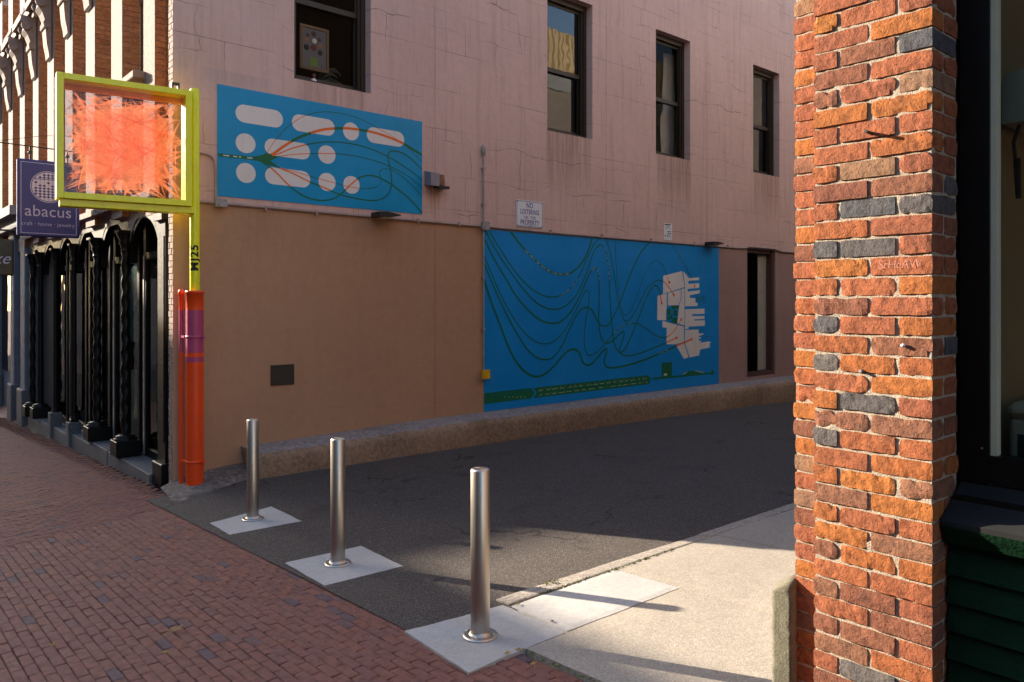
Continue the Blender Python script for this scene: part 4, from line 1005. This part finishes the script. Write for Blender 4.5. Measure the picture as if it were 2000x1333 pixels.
m_.add(vs, fs, 0, True); part('cloth', m_, CURT, ct)

# ------------------------------------------------------------------ lime sign with netting, on its post in the orange pipe
ZS = -2.02
ls = thing('lightbox_sign', 'lime green framed box sign full of orange netting on a post at the alley corner', 'sign', (2.847, 8.46, ZS), math.radians(-7.6))
def lz(z): return z-ZS
m_ = MB(); m_.lathe((0,0,lz(.0)), [(.05,0),(.05,2.27),(.044,2.285)], 28); part('post', m_, LIME, ls, True)
X0, X1 = -1.285, -.052; T, Bt = lz(2.235), lz(1.01); D = .125; bw = .062
m_ = MB()
m_.cbox(X0, X0+bw, -D, D, Bt, T, .004); m_.cbox(X1-bw, X1, -D, D, Bt, T, .004)
m_.cbox(X0+bw, X1-bw, -D+.001, D-.001, T-bw, T-.001, .004); m_.cbox(X0+bw, X1-bw, -D+.001, D-.001, Bt+.001, Bt+bw, .004)
fr_ = part('frame', m_, LIME, ls, True)
m_ = MB(); m_.cbox(X0+.03, -.02, -D+.05, D-.03, Bt-.07, Bt-.002, .004); m_.box(X0+.13, X0+.15, -D+.046, -D+.052, Bt-.07, Bt-.004); part('bottom_channel', m_, LIME, fr_, True)
m_ = MB(); m_.box(X1-.18, X1-.16, -.01, .03, T, T+.09); m_.box(X1-.12, X1-.10, -.01, .03, T, T+.09); m_.box(X1-.16, X1-.12, -.01, .03, T+.065, T+.09); m_.box(X1-.5, X1-.02, -.02, .04, T, T+.012); m_.box(X0+.1, X1-.6, -.02, .02, T, T+.008); part('hanger', m_, LAMPD, fr_, True)
m_ = MB(); m_.box(X0+bw+.001, X1-bw-.001, .04, D-.01, T-bw-.05, T-bw-.002); part('net_bounce_strip', m_, AMBER, ls, True)  # orange strip painted in for the netting's light bounced onto the frame
for s, y in ((0,-D+.02),(1,D-.02)):
    m_ = MB(); m_.box(X0+bw+.002, X1-bw-.002, y-.002, y+.002, Bt+bw+.002, T-bw-(.055 if s else .003)); part('acrylic_pane', m_, ACRYL, ls, True)
# netting: overlapping stretched panels and spikes tied to the frame
a0, a1, b0, b1 = X0+bw+.01, X1-bw-.01, Bt+bw+.01, T-bw-.06
cxn, czn = (a0+a1)/2, (b0+b1)/2; rr = random.Random(11)
def perim(t):
    t %= 4; k = int(t); f = t-k
    return [(a0+(a1-a0)*f, b0), (a1, b0+(b1-b0)*f), (a1-(a1-a0)*f, b1), (a0, b1-(b1-b0)*f)][k]
def innerp(t, s):
    p = perim(t); return (cxn+(p[0]-cxn)*s, czn+(p[1]-czn)*s)
m_ = MB()
for k in range(7):
    y = -.075+.022*k; n = 9; ph = rr.random()*4
    ring = [innerp(4*i/n+ph, rr.uniform(.55,.90)) for i in range(n)]
    ctr = (cxn+rr.uniform(-.12,.12), czn+rr.uniform(-.12,.12))
    m_.add([(ctr[0], y+rr.uniform(-.03,.03), ctr[1])]+[(p[0], y+rr.uniform(-.012,.012), p[1]) for p in ring], [(0,1+i,1+(i+1)%n) for i in range(n)])
for k in range(104):
    t = rr.uniform(0,4); y = rr.uniform(-.08,.08); w = rr.uniform(.015,.085); tip = perim(t); s = rr.uniform(.5,.86)
    dt = rr.uniform(-.3,.3); p, q = innerp(t-w+dt, s), innerp(t+w+dt, s*rr.uniform(.92,1.08))
    m_.add([(tip[0], y+rr.uniform(-.02,.02), tip[1]), (p[0], y, p[1]), (q[0], y+rr.uniform(-.02,.02), q[1])], [(0,1,2)], 1)
part('netting', m_, [NET, NETS], ls, True)
m_ = MB()
for k in range(130):
    t = rr.uniform(0,4); t2 = t+rr.uniform(.5,2.4); p, q = perim(t), innerp(t2, rr.uniform(.2,.95)); y0, y1 = rr.uniform(-.085,.085), rr.uniform(-.085,.085)
    d = Vector((q[0]-p[0], q[1]-p[1])); nn = Vector((-d.y, d.x)).normalized()*rr.uniform(.0015,.0045)
    m_.add([(p[0],y0,p[1]),(q[0]+nn.x,y1,q[1]+nn.y),(q[0]-nn.x,y1,q[1]-nn.y)], [(0,1,2)])
part('netting_folds', m_, NETD, ls, True)
# stencilled marking, wrapped round the post, reading upwards
m_ = MB(); vs, fs = text('MJ25', .125, 'CENTER', .004, 1.0, 1.15, 0, .008); out = []
face = math.radians(-103)
for a, b in vs:
    th = face-b/.05
    out.append((.0512*math.cos(th), .0512*math.sin(th), lz(.47)+a))
m_.add(out, [f[::-1] for f in fs]); part('stencil_marking', m_, INKB, ls, True)
pp = thing('post_sleeve', 'thick orange pipe with purple bands round the foot of the lime sign post', 'pipe', (2.847, 8.46, ZS-.06))
m_ = MB(); zt = .12; r = .09
def zz(v): return -(v-590)/1500*8.25
m_.lathe((2.847,8.46,0), [(r,ZS-.06),(r,zz(707))], 32, 0, True, 2, False); m_.lathe((2.847,8.46,0), [(r,zz(707)),(r,zz(697))], 32, 1, True, 2, False); m_.lathe((2.847,8.46,0), [(r,zz(697)),(r,zz(689))], 32, 0, True, 2, False)
m_.lathe((2.847,8.46,0), [(r,zz(689)),(r,zz(606))], 32, 1, True, 2, False); m_.lathe((2.847,8.46,0), [(r,zz(606)),(r,zt-.03),(r+.006,zt-.028),(r+.006,zt),(r-.012,zt),(r-.02,zt-.02),(.055,zt-.02)], 32, 0, True, 2, False)
part('sleeve', m_, [ORNG, MAGE], pp)
m_ = MB(); m_.lathe((2.757,8.62,0), [(.023,ZS-.05),(.023,zz(689))], 16, 0, True, 2, False); m_.lathe((2.757,8.62,0), [(.023,zz(689)),(.023,zz(606))], 16, 1, True, 2, False); m_.lathe((2.757,8.62,0), [(.023,zz(606)),(.023,.07),(.031,.075),(.031,.11),(.025,.128),(.012,.138)], 16, 0); part('side_pipe', m_, [ORNG, MAGE], pp)
for z in (zz(658), zz(901)):
    m_ = MB(); m_.lathe((2.847,8.46,z), [(r+.001,-.014),(r+.006,-.012),(r+.006,.012),(r+.001,.014)], 32, 0, True, 2, False); m_.box(2.745,2.775,8.50,8.61,z-.012,z+.012); m_.tube([(2.892,8.37,z-.005),(2.927,8.36,z-.005)], .011, 8); m_.box(2.897,2.912,8.355,8.385,z-.02,z+.02)
    part('clamp', m_, MAGE if z > -.7 else ORNG, pp)

# ------------------------------------------------------------------ hanging shop signs
ab = thing('hanging_sign', 'navy hanging shop sign with a round bead emblem lettered abacus craft home jewelry', 'sign', (2.167, 12.4, .915))
K_ = 1.204
class MS(MB):
    """sign drawn at 1:1.204"""
    def mesh(s, name, mats, off=(0,0,0)):
        s.v = [(p[0]*K_, p[1]*K_, p[2]*K_) for p in s.v]; return MB.mesh(s, name, mats, off)
m_ = MS(); m_.cbox(1.49, 2.125, 10.285, 10.335, .755, 1.64, .015); part('sign_board', m_, NAVY, ab)
m_ = MS(); y = 10.2838
for a, b, c, d in ((1.525,2.09,1.60,1.606),(1.525,2.09,.79,.796),(1.525,1.531,.796,1.60),(2.084,2.09,.796,1.60)): m_.add([(a,y,c),(b,y,c),(b,y,d),(a,y,d)], [(0,1,2,3)])
def ring(mb, cx, cz, r0, r1, y, n=40):
    for k in range(n):
        t0, t1 = 2*math.pi*k/n, 2*math.pi*(k+1)/n
        mb.add([(cx+r*math.cos(t), y, cz+r*math.sin(t)) for r, t in ((r0,t0),(r1,t0),(r1,t1),(r0,t1))], [(0,1,2,3)])
ECX, ECZ, ER = 1.80, 1.335, .175
ring(m_, ECX, ECZ, ER, ER+.008, y)
def serif(mb, s, cx, cz, size, y, xs=1.0):
    vs, fs = text(s, size, 'CENTER', -.0005, xs, 1.02); mb.add([(cx+a, y, cz+b) for a, b in vs], fs)
serif(m_, 'abacus', 1.80, 1.045, .185, y, .95); serif(m_, 'craft · home · jewelry', 1.80, .90, .062, y, .98)
part('lettering', m_, PALE, ab)
m_ = MS(); m_.add([(ECX+(ER-.008)*math.cos(k*.157), y-.0002, ECZ+(ER-.008)*math.sin(k*.157)) for k in range(40)], [list(range(40))]); em = part('emblem', m_, PALEP, ab)
m_ = MS(); y2 = y-.001
def dia(cx, cz, w, h): m_.add([(cx-w,y2,cz),(cx,y2,cz-h),(cx+w,y2,cz),(cx,y2,cz+h)], [(0,1,2,3)])
zb = ECZ+.085; hw = math.sqrt((ER-.008)**2-.085**2); m_.add([(ECX-hw,y2,zb-.004),(ECX+hw,y2,zb-.004),(ECX+hw,y2,zb+.004),(ECX-hw,y2,zb+.004)], [(0,1,2,3)])
for i in range(-3, 4):
    x = ECX+i*.042; lim = math.sqrt(max(0, (ER-.012)**2-(i*.042)**2))
    m_.add([(x-.0016,y2+.0003,ECZ-lim),(x+.0016,y2+.0003,ECZ-lim),(x+.0016,y2+.0003,ECZ+lim),(x-.0016,y2+.0003,ECZ+lim)], [(0,1,2,3)])
    for z in (.105,.135): 
        if z < lim-.015: dia(x, ECZ+z, .019, .015)
    for k in range(6):
        z = (.045 if (i % 3 == 0 and k == 0) else .01 if k == 0 else .01-.032*k)
        if -z < lim-.014: dia(x, ECZ+z, .019, .015)
part('beads', m_, NAVY, em)
m_ = MS(); m_.tube([(1.1,10.31,1.80),(2.31,10.31,1.78)], .007, 8); m_.tube([(1.3,10.31,1.81),(1.75,10.31,1.93),(2.31,10.31,2.0)], .003, 6)
for x in (1.62, 2.0): m_.tube([(x,10.31,1.63),(x,10.31,1.79)], .008, 6); m_.lathe((x,10.305,1.72), [(.022,-.006),(.022,.006)], 10, 0, True, 1)
part('hanger', m_, LAMPD, ab)
ke = thing('hanging_sign', 'olive brown hanging sign with pale script ending in ke, cut by the left edge', 'sign', (1.6, 14.0, .4))
m_ = MB(); m_.cbox(1.15, 1.985, 13.98, 14.03, .40, .96, .02); part('sign_board', m_, P('olive_sign_paint', (.07,.055,.018), .5, 0, .3, 5), ke)
m_ = MB(); vs, fs = text('ke', .25, 'RIGHT', -.001, .95, 1, .35); m_.add([(1.93+a, 13.978, .66+b) for a, b in vs], fs); part('lettering', m_, PALE, ke)
m_ = MB(); m_.tube([(1.15,14.0,1.1),(2.8,14.0,1.1)], .014, 8); m_.tube([(1.4,14,.95),(1.4,14,1.1)], .007, 6); m_.tube([(1.8,14,.95),(1.8,14,1.1)], .007, 6); part('hanger', m_, LAMPD, ke)

# goods inside the corner shop window
pd = thing('display_plinth', 'white display plinth with cushions behind the glass by the corner', 'plinth', (3.25, 9.9, -1.98))
m_ = MB(); m_.cbox(3.08, 3.4, 9.72, 10.3, -1.97, -1.05, .01); part('body', m_, OFFW, pd)
m_ = MB(); m_.cbox(3.06, 3.42, 9.70, 10.32, -1.05, -.99, .006); part('top', m_, CREAM, pd)
m_ = MB(); m_.lathe((3.2,9.9,-.988), [(.1,0),(.13,.04),(.1,.08),(.02,.09)], 14); part('cushion', m_, TEALP, pd)
pb = thing('leaning_panel', 'white panel leaning behind the spiral column', 'panel', (3.12, 11.5, -1.95))
m_ = MB(); m_.cbox(3.04, 3.06, 11.2, 11.62, -1.9, -.95, .004); part('board', m_, OFFW, pb)
ps = thing('window_poster', 'blue poster with a bead emblem lettered abacus hanging behind the spiral column', 'poster', (3.03, 11.4, -.5))
m_ = MB(); m_.box(3.02, 3.028, 11.05, 11.65, -.55, .5); part('sheet', m_, TEALP, ps)
m_ = MB(); m_.add([(3.0185, 11.35+.13*math.cos(k*.3142), .15+.2*math.sin(k*.3142)) for k in range(20)], [list(range(20))[::-1]]); part('emblem', m_, PALEP, ps)

# ------------------------------------------------------------------ bollards
def bollard(x, y, label):
    z = gz(x, y)+.008
    t = thing('bollard', label, 'bollard', (x, y, z), group='steel bollards across the alley mouth')
    m_ = MB(); r = .052; m_.lathe((0,0,0), [(r,.01),(r,.888),(r-.004,.895)], 48, 0, True, 2, False); part('shaft', m_, STEEL, t, True)
    m_ = MB(); m_.lathe((0,0,0), [(r-.004,.8951),(r-.008,.899),(.0005,.9)], 48, 0, False, 2, False); part('cap', m_, STEEL, t, True)
    m_ = MB(); m_.lathe((0,0,0), [(.094,0),(.094,.006),(.088,.012),(r+.012,.014),(r+.004,.024),(r+.0005,.03)], 40, 0, False); part('flange', m_, STEEL, t, True)
    for k in range(4):
        a = .6+k*math.pi/2; m_ = MB(); m_.lathe((.074*math.cos(a),.074*math.sin(a),.012), [(.009,0),(.009,.007),(.005,.012),(.001,.013)], 10); part('bolt', m_, STEEL, t, True)
    return t
b1 = bollard(2.583, 3.227, 'brushed steel bollard nearest the camera, on the footing beside the pale walkway')
for (x, y, lb) in ((2.676,4.976,'middle brushed steel bollard of the three, on a square footing'), (2.783,6.753,'farthest brushed steel bollard, near the orange pipe')):
    copy_tree(b1, None, (x, y, gz(x, y)+.008), lb)

# ------------------------------------------------------------------ brick building on the right, with its pier
bb = thing('brick_building', 'red brick building on the right with a weathered corner pier and dark green shopfront', 'building', (2.71, 1.0, -1.77))
PX, PY0, PY1, PXB = 2.71, 1.0, 1.414, 2.94
CX2, CY2 = 2.83, 1.556
def worn(mb, x0, x1, y0, y1, z0, z1, seed, rough, step=.019):
    nx, ny, nz = [max(2, int(round((b-a)/step))) for a, b in ((x0,x1),(y0,y1),(z0,z1))]
    nx = min(nx, 6); idx = {}; vs = []; fs = []; rr = random.Random(seed); sx = rr.uniform(0,50)
    def vid(i, j, k):
        if (i,j,k) in idx: return idx[i,j,k]
        p = [x0+(x1-x0)*i/nx, y0+(y1-y0)*j/ny, z0+(z1-z0)*k/nz]
        ext = ((i in (0,nx)), (j in (0,ny)), (k in (0,nz))); sg = (-1 if i == 0 else 1, -1 if j == 0 else 1, -1 if k == 0 else 1)
        ne = sum(ext)
        n1 = noise.noise((p[0]*34+sx, p[1]*34, p[2]*34)); n2 = noise.noise((p[0]*60+sx, p[1]*60, p[2]*60))
        for a in range(3):
            if ext[a]:
                inn = .0013*rough*(n2*.8+n1)
                if ne >= 2: inn += .0008+.0034*max(0, n1-.18)*rough
                if ne >= 3: inn += .0014*rough
                p[a] -= sg[a]*inn
        idx[i,j,k] = len(vs); vs.append(p); return idx[i,j,k]
    for a in range(nx):
        for b in range(ny):
            fs.append((vid(a,b,nz),vid(a+1,b,nz),vid(a+1,b+1,nz),vid(a,b+1,nz))); fs.append((vid(a,b,0),vid(a,b+1,0),vid(a+1,b+1,0),vid(a+1,b,0)))
        for c in range(nz):
            fs.append((vid(a,0,c),vid(a+1,0,c),vid(a+1,0,c+1),vid(a,0,c+1))); fs.append((vid(a,ny,c),vid(a,ny,c+1),vid(a+1,ny,c+1),vid(a+1,ny,c)))
    for b in range(ny):
        for c in range(nz):
            fs.append((vid(0,b,c),vid(0,b,c+1),vid(0,b+1,c+1),vid(0,b+1,c))); fs.append((vid(nx,b,c),vid(nx,b+1,c),vid(nx,b+1,c+1),vid(nx,b,c+1)))
    mb.add(vs, fs, 0, False)
CH = .0686; ZJ = .912                                   # a joint at this height
# colours row by row from the joint down: right, (middle), left
ROWS = [('d','p','r'),('r','P'),('t','r','p'),('o','o'),('r','r','r'),('O','r'),('r','t','o'),('P','p'),('d','d','r'),('r','O'),('r','d','D'),('r','o'),('o','r','r'),('r','P'),('o','r','D'),('P','o'),('o','o','d'),('o','r'),('r','D','O'),('p','P'),('r','r','D'),
        ('o','r'),('P','o','o'),('O','p'),('r','r','o'),('P','O'),('o','o','P'),('r','r'),('r','P','p'),('p','r'),('r','p','P'),('o','p'),('p','d','r')]
MATS = {'o': PIERB, 'O': PIERB, 'r': PIERR, 'p': PIERP, 'P': PIERP, 'd': PIERD, 'D': PIERD, 't': PIERT}
rr = random.Random(21); lowmb = MB()
for k in range(-4, 38):
    zt = ZJ-CH*k; z1 = zt-.0038; z0 = zt-CH+.0038
    if k < 0: cols = (('r','r','o'),('o','r'))[k % 2] 
    elif k < len(ROWS): cols = ROWS[k]
    else: cols = (('p','r','r'),('r','p'))[k % 2]
    S_row = (k % 2 == 1)
    if S_row and len(cols) == 3: cols = cols[:2]
    if not S_row and len(cols) == 2: cols = (cols[0], 'r', cols[1])
    if S_row: spans = [(PY0, PY0+.203, .100), (PY0+.214, PY1-.002, .10)]
    else: spans = [(PY0, PY0+.108, .208), (PY0+.120, PY0+.312, .10), (PY0+.323, PY1, .2)]
    items = []
    for (a, b, dx), c in zip(spans, cols): items.append((PX+rr.uniform(-.003,.003), PX+dx, a, b, MATS[c]))
    if S_row: items.append((PX+.112, PXB-.006, PY0+rr.uniform(-.002,.002), PY0+.1, MATS[rr.choice('rropd')]))
    else: items.append((PX+.22, PXB, PY0+rr.uniform(-.001,.003), PY0+.1, MATS['r']))
    off = rr.uniform(-.01,.01)
    items.append((CX2+rr.uniform(-.003,.003), CX2+.11, PY1+.012, CY2+rr.uniform(-.006,.004), MATS[rr.choice('rrorporrt')]))
    for it in items:
        if it[1]-it[0] < .03: continue
        jz = rr.uniform(-.002,.002); rough = rr.choice((.5,.9,1.4,2.2))
        if -4 <= k < 34:
            m_ = MB(); worn(m_, it[0], it[1], it[2], it[3], z0+jz, z1+jz, rr.randrange(9999), rough); part('brick', m_, it[4], bb)
        else:
            lowmb.cbox(it[0], it[1], it[2], it[3], z0, z1, .003)
part('lower_brickwork', lowmb, PIERR, bb, kind='stuff')
# mortar bed, rough, a little behind the brick faces
def rough_box(x0, x1, y0, y1, z0, z1, st=.02, amp=.002, faces='xyY'):
    mb = MB()
    def grid(f, na, nb_):
        o = len(mb.v)
        for i in range(na+1):
            for j in range(nb_+1): mb.v.append(f(i/na, j/nb_))
        for i in range(na):
            for j in range(nb_): mb.f.append([o+i*(nb_+1)+j, o+(i+1)*(nb_+1)+j, o+(i+1)*(nb_+1)+j+1, o+i*(nb_+1)+j+1]); mb.mi.append(0); mb.sm.append(True)
    nz = int((z1-z0)/st)
    def nn(a, b): return amp*(noise.noise((a*40,b*40,.3))+.5*noise.noise((a*110,b*110,1.7)))
    grid(lambda s, t: (x0+nn(y0+(y1-y0)*s, z0+(z1-z0)*t), y0+(y1-y0)*(1-s), z0+(z1-z0)*t), max(2,int((y1-y0)/st)), nz)
    grid(lambda s, t: (x0+(x1-x0)*s, y0+nn(x0+(x1-x0)*s, z0+(z1-z0)*t), z0+(z1-z0)*t), max(2,int((x1-x0)/st)), nz)
    grid(lambda s, t: (x1-(x1-x0)*s, y1, z0+(z1-z0)*t), max(2,int((x1-x0)/st)), nz)
    return mb
part('mortar', rough_box(PX+.0065, PXB-.01, PY0+.005, PY1-.006, -1.8, 1.22, .012, .0022), MORT, bb)
part('corner_mortar', rough_box(CX2+.006, CX2+.2, PY1-.05, CY2-.006, -1.8, 1.22, .014, .0022), MORT, bb)
m_ = MB(); m_.box(PX, PXB, PY0, PY1-.002, 1.222, 7.0); m_.box(CX2, CX2+.2, PY1, CY2, 1.222, 7.0); part('upper_pier', m_, WBRICK, bb)
# scratched letters on one brick, iron pin, chips of paint
zr = ZJ-CH*11.5
m_ = MB(); vs, fs = text('SrHcAW', .042, 'CENTER', -.0009, .95, .95, .15); m_.add([(PX-.0045, PY0+.105-a, zr+.004+b) for a, b in vs], fs); part('scratched_letters', m_, flat('chalky_scratch', (.44,.215,.17)), bb)
m_ = MB(); z = ZJ-CH*4.72; m_.tube([(PX+.02,PY0+.20,z),(PX-.045,PY0+.20,z+.002)], .006, 8); part('iron_pin', m_, LAMPD, bb)
m_ = MB(); m_.lathe((PX-.006,PY0+.092,ZJ-CH*15.45), [(.002,-.007),(.008,0),(.002,.007)], 8, 0, True, 1); part('paint_chip', m_, SIGNW, bb)
m_ = MB(); m_.tube([(PX+.01,PY0+.235,ZJ-CH*16.85),(PX-.012,PY0+.235,ZJ-CH*16.85)], .006, 8); part('iron_pin', m_, LGREY, bb)
# alley side of the building: brick below, grey flashing, ochre ribbed siding above
m_ = MB(); m_.box(CX2+.2, 10.5, 1.30, CY2-.012, -2.4, 6.35); part('alley_wall', m_, DBRICK, bb)
m_ = MB(); m_.box(10.501, 24, 1.30, CY2-.012, -2.4, 6.35); part('alley_wall', m_, OPPB, bb)
m_ = MB(); m_.box(CX2+.2, 10.5, 1.30, CY2-.012, 6.352, 8.1); part('alley_wall', m_, DBRICK, bb)
m_ = MB(); m_.box(10.5, 24, 1.29, CY2+.03, 6.352, 6.78); part('flashing', m_, FLASH, bb)
m_ = MB(); m_.box(10.5, 24, 1.25, CY2-.03, 6.782, 8.1)
x = CX2+.25
while x < 23.8:
    if x > 10.5: m_.box(x, x+.09, CY2-.029, CY2+.045, 6.785, 8.08)
    x += .2
part('ribbed_siding', m_, OCHRE, bb)
m_ = MB(); m_.box(3.4, 24, -10, 1.24, 7.0, 7.15); m_.box(2.72, 3.4, -12, .99, 1.9, 7.15); part('roof', m_, ROOF, bb)
# shopfront beside the pier
yA, yZ = .995, -2.2; FX = 2.94
f = MB(); f.box(FX, FX+.07, .905, yA, -.62, 1.89); f.box(FX+.001, FX+.07, yZ, .904, -.62, -.525); f.box(FX+.001, FX+.07, yZ, .904, 1.8, 1.89); f.box(FX+.002, FX+.07, -.6, -.5, -.524, 1.79)
sw = part('shop_window', f, BLACK, bb)
m_ = MB(); m_.box(FX+.012, FX+.05, .885, .9045, -.524, 1.79); part('glazing_bead', m_, CREAM, sw)
m_ = MB(); m_.box(FX+.05, FX+.056, -.5, .884, -.524, 1.79); part('pane', m_, SHOPG, sw)
m_ = MB(); m_.lathe((FX-.004,.925,-.50), [(.004,-.004),(.004,.0)], 8, 0, True, 0); part('screw', m_, STEEL, sw)
m_ = MB(); m_.prism([(2.765,-.728),(2.775,-.722),(2.95,-.625),(2.95,-.66),(2.80,-.745),(2.765,-.745)], 1, yZ, yA-.002); part('sill', m_, SOFFIT, bb)
m_ = MB(); m_.prism([(2.762,-.7455),(2.835,-.7455),(2.835,-.825),(2.815,-.822),(2.795,-.806),(2.785,-.785),(2.772,-.765)], 1, yZ, yA-.002); part('sill_moulding', m_, GREEN, bb)
z = -.83
while z > -1.75:
    m_ = MB(); m_.prism([(2.835,z),(2.812,z-.088),(2.822,z-.095),(2.86,z-.095),(2.86,z)], 1, yZ, yA-.003); part('clapboard', m_, GREEN, bb); z -= .095
m_ = MB(); m_.box(2.86, 2.95, yZ, yA-.004, -1.9, -.66); part('base_backing', m_, BLACK, bb)
# room behind the pane
m_ = MB(); m_.box(FX+.08, 5.2, .93, .99, -1.6, 1.9); part('side_partition', m_, CREAM, bb)
m_ = MB(); m_.box(4.6, 4.7, -2.4, .92, -1.6, 1.9); m_.box(FX+.08, 4.6, -2.4, -2.3, -1.6, 1.9); m_.box(FX+.08, 4.6, -2.29, .92, -1.7, -1.6); m_.box(FX+.08, 4.6, -2.29, .92, 1.9, 1.98); part('back_room', m_, WOODI, bb)
m_ = MB(); m_.box(3.5, 3.62, .70, .92, -1.6, 1.9); part('dark_post', m_, DARKROOM, bb)
m_ = MB(); m_.box(2.72, 3.0, -12, -2.21, -1.9, 1.9); part('street_wall', m_, WBRICK, bb)
ac = thing('wall_unit', 'white rounded unit with a dark face high behind the shop glass', 'appliance', (3.2, .6, .7))
m_ = MB(); m_.prism([(.25,.72),(.25,.80),(.85,.80),(.89,.79),(.90,.76),(.90,.62),(.78,.62),(.76,.70),(.72,.72)], 0, 3.05, 3.35); part('body', m_, OFFW, ac)
m_ = MB(); m_.box(3.045, 3.049, .25, .74, .625, .715); part('dark_face', m_, LAMPD, ac)
m_ = MB(); m_.tube([(3.1,.86,.62),(3.09,.875,.56),(3.09,.87,.5),(3.09,.865,.42)], .006, 6); m_.tube([(3.09,.865,.5),(3.09,.86,.36)], [.012,.009], 8); part('cord', m_, LAMPD, ac)
wm = thing('white_machine', 'white rounded machine behind the shop glass with a dark WARNING label', 'appliance', (3.2, .6, -.9))
m_ = MB(); m_.cbox(3.03, 3.5, .2, .872, -1.2, -.40, .012); part('body', m_, OFFW, wm)
m_ = MB(); m_.cbox(3.015, 3.52, .19, .878, -.398, -.345, .02); part('lid', m_, OFFW, wm)
m_ = MB(); m_.box(3.024, 3.0285, .42, .845, -.64, -.452); part('label_plate', m_, flat('dark_blue_label', (.03,.035,.05)), wm)
m_ = MB(); vs, fs = text('WARNING', .04, 'CENTER', .0005, .9, 1.05); m_.add([(3.0232, .72-a, -.478+b) for a, b in vs], fs)
for k in range(3): m_.add([(3.0232,.80,-.515-.022*k),(3.0232,.46,-.515-.022*k),(3.0232,.46,-.507-.022*k),(3.0232,.80,-.507-.022*k)], [(0,1,2,3)])
part('label_print', m_, flat('grey_label_print', (.25,.25,.24)), wm)
# mossy guard stone at the corner
mb = MB(); worn(mb, 2.79, 3.12, 1.545, 1.628, -1.85, -1.085, 5, 1.6, .014)
mb.v = [(p[0], p[1], p[2]-.9*max(0, p[2]+1.16)*min(1, max(0, (p[1]-1.57)*12)+max(0,(2.83-p[0])*8))) for p in mb.v]
for i in range(len(mb.sm)): mb.sm[i] = True
solo('guard_stone', mb, MOSS, 'mossy rough granite guard stone at the foot of the brick pier', 'stone')

# ------------------------------------------------------------------ buildings across the street (they stand between the sun and the pavement)
for y0, y1, h, lb in ((-30,37.0,8.22,'long low brick building across the street'),(37.05,42.2,9.6,'middle building across the street'),(42.25,80,11.2,'tall far building across the street')):
    t = thing('unseen_building', lb, 'building', (-9, (y0+y1)/2, -2.0), group='buildings across the street')
    m_ = MB(); m_.box(-20, -9, y0, y1, -5, h-.3); part('wall', m_, OPPB, t)
    m_ = MB(); m_.box(-20, -8.9, y0, y1, h-.299, h); part('parapet', m_, STONED, t)

t = thing('unseen_building', 'added unseen building at the alley end, holding back sky light', 'building', (27, 5, -2.4))  # unseen block added to dim the far right end of the wall
m_ = MB(); m_.box(26, 30, -6, 30, -5, 8.6); part('wall', m_, OPPB, t)
m_ = MB(); m_.box(25.9, 30, -6, 30, 8.601, 8.9); part('parapet', m_, STONED, t)

# ------------------------------------------------------------------ fallen leaves
def leaf(u, v, size, mat, label, rot, z_up=.004):
    d = ray(u, v); t = 1.9
    for _ in range(40):
        x, y = d[0]*t, d[1]*t; t += (gz(x, y)-d[2]*t)/(d[2])*.7
    z = gz(x, y)+z_up; m_ = MB(); rr = random.Random(int(u*7+v)); n = 14; vs = [(x, y, z+.012)]
    for k in range(n):
        a = 2*math.pi*k/n; r = size*(1 if k % 4 == 0 else .45 if k % 2 else .7)*(1+.5*math.cos(a))*rr.uniform(.8,1.15)*.6
        vs.append((x+r*math.cos(a+rot), y+r*math.sin(a+rot)*.7, z+rr.uniform(0,.28)*r))
    m_.add(vs, [(0, 1+k, 1+(k+1)%n) for k in range(n)], 0, True)
    m_.tube([(x,y,z+.01),(x-size*.9*math.cos(rot), y-size*.9*math.sin(rot), z+.004)], .0014, 5)
    solo('fallen_leaf', m_, mat, label, 'leaf', 'dry leaves on the paving')
leaf(338,1234,.085,LEAFB,'curled brown leaf alone on the open brick paving',.3)
leaf(103,1262,.032,LEAFY,'small tan leaf on the bricks at lower left',1.2)
leaf(325,1276,.028,LEAFY,'small yellow sliver of leaf below the curled brown leaf',2.2)
leaf(152,1270,.02,LEAFB,'tiny brown leaf on the bricks near the left edge',.6)
leaf(990,1281,.035,LEAFY,'pale yellow leaf on the near tip of the closest footing',.2,.012)
leaf(1014,1271,.03,LEAFY,'yellow leaf scrap in the corner between footing and walkway edge',2.5,.004)
leaf(1042,1291,.04,LEAFY,'yellow curled leaf on bricks against the walkway edge',1.0,-.02)
leaf(1012,1186,.03,LEAFY,'yellow leaf in the joint beside the short kerb stone',.8,.014)
leaf(930,1252,.025,LEAFB,'brown leaf bits caught under the nearest bollard flange',.8,.012)
leaf(1078,1219,.02,LEAFB,'reddish leaf scrap in the joint right of the nearest footing',.2,.012)
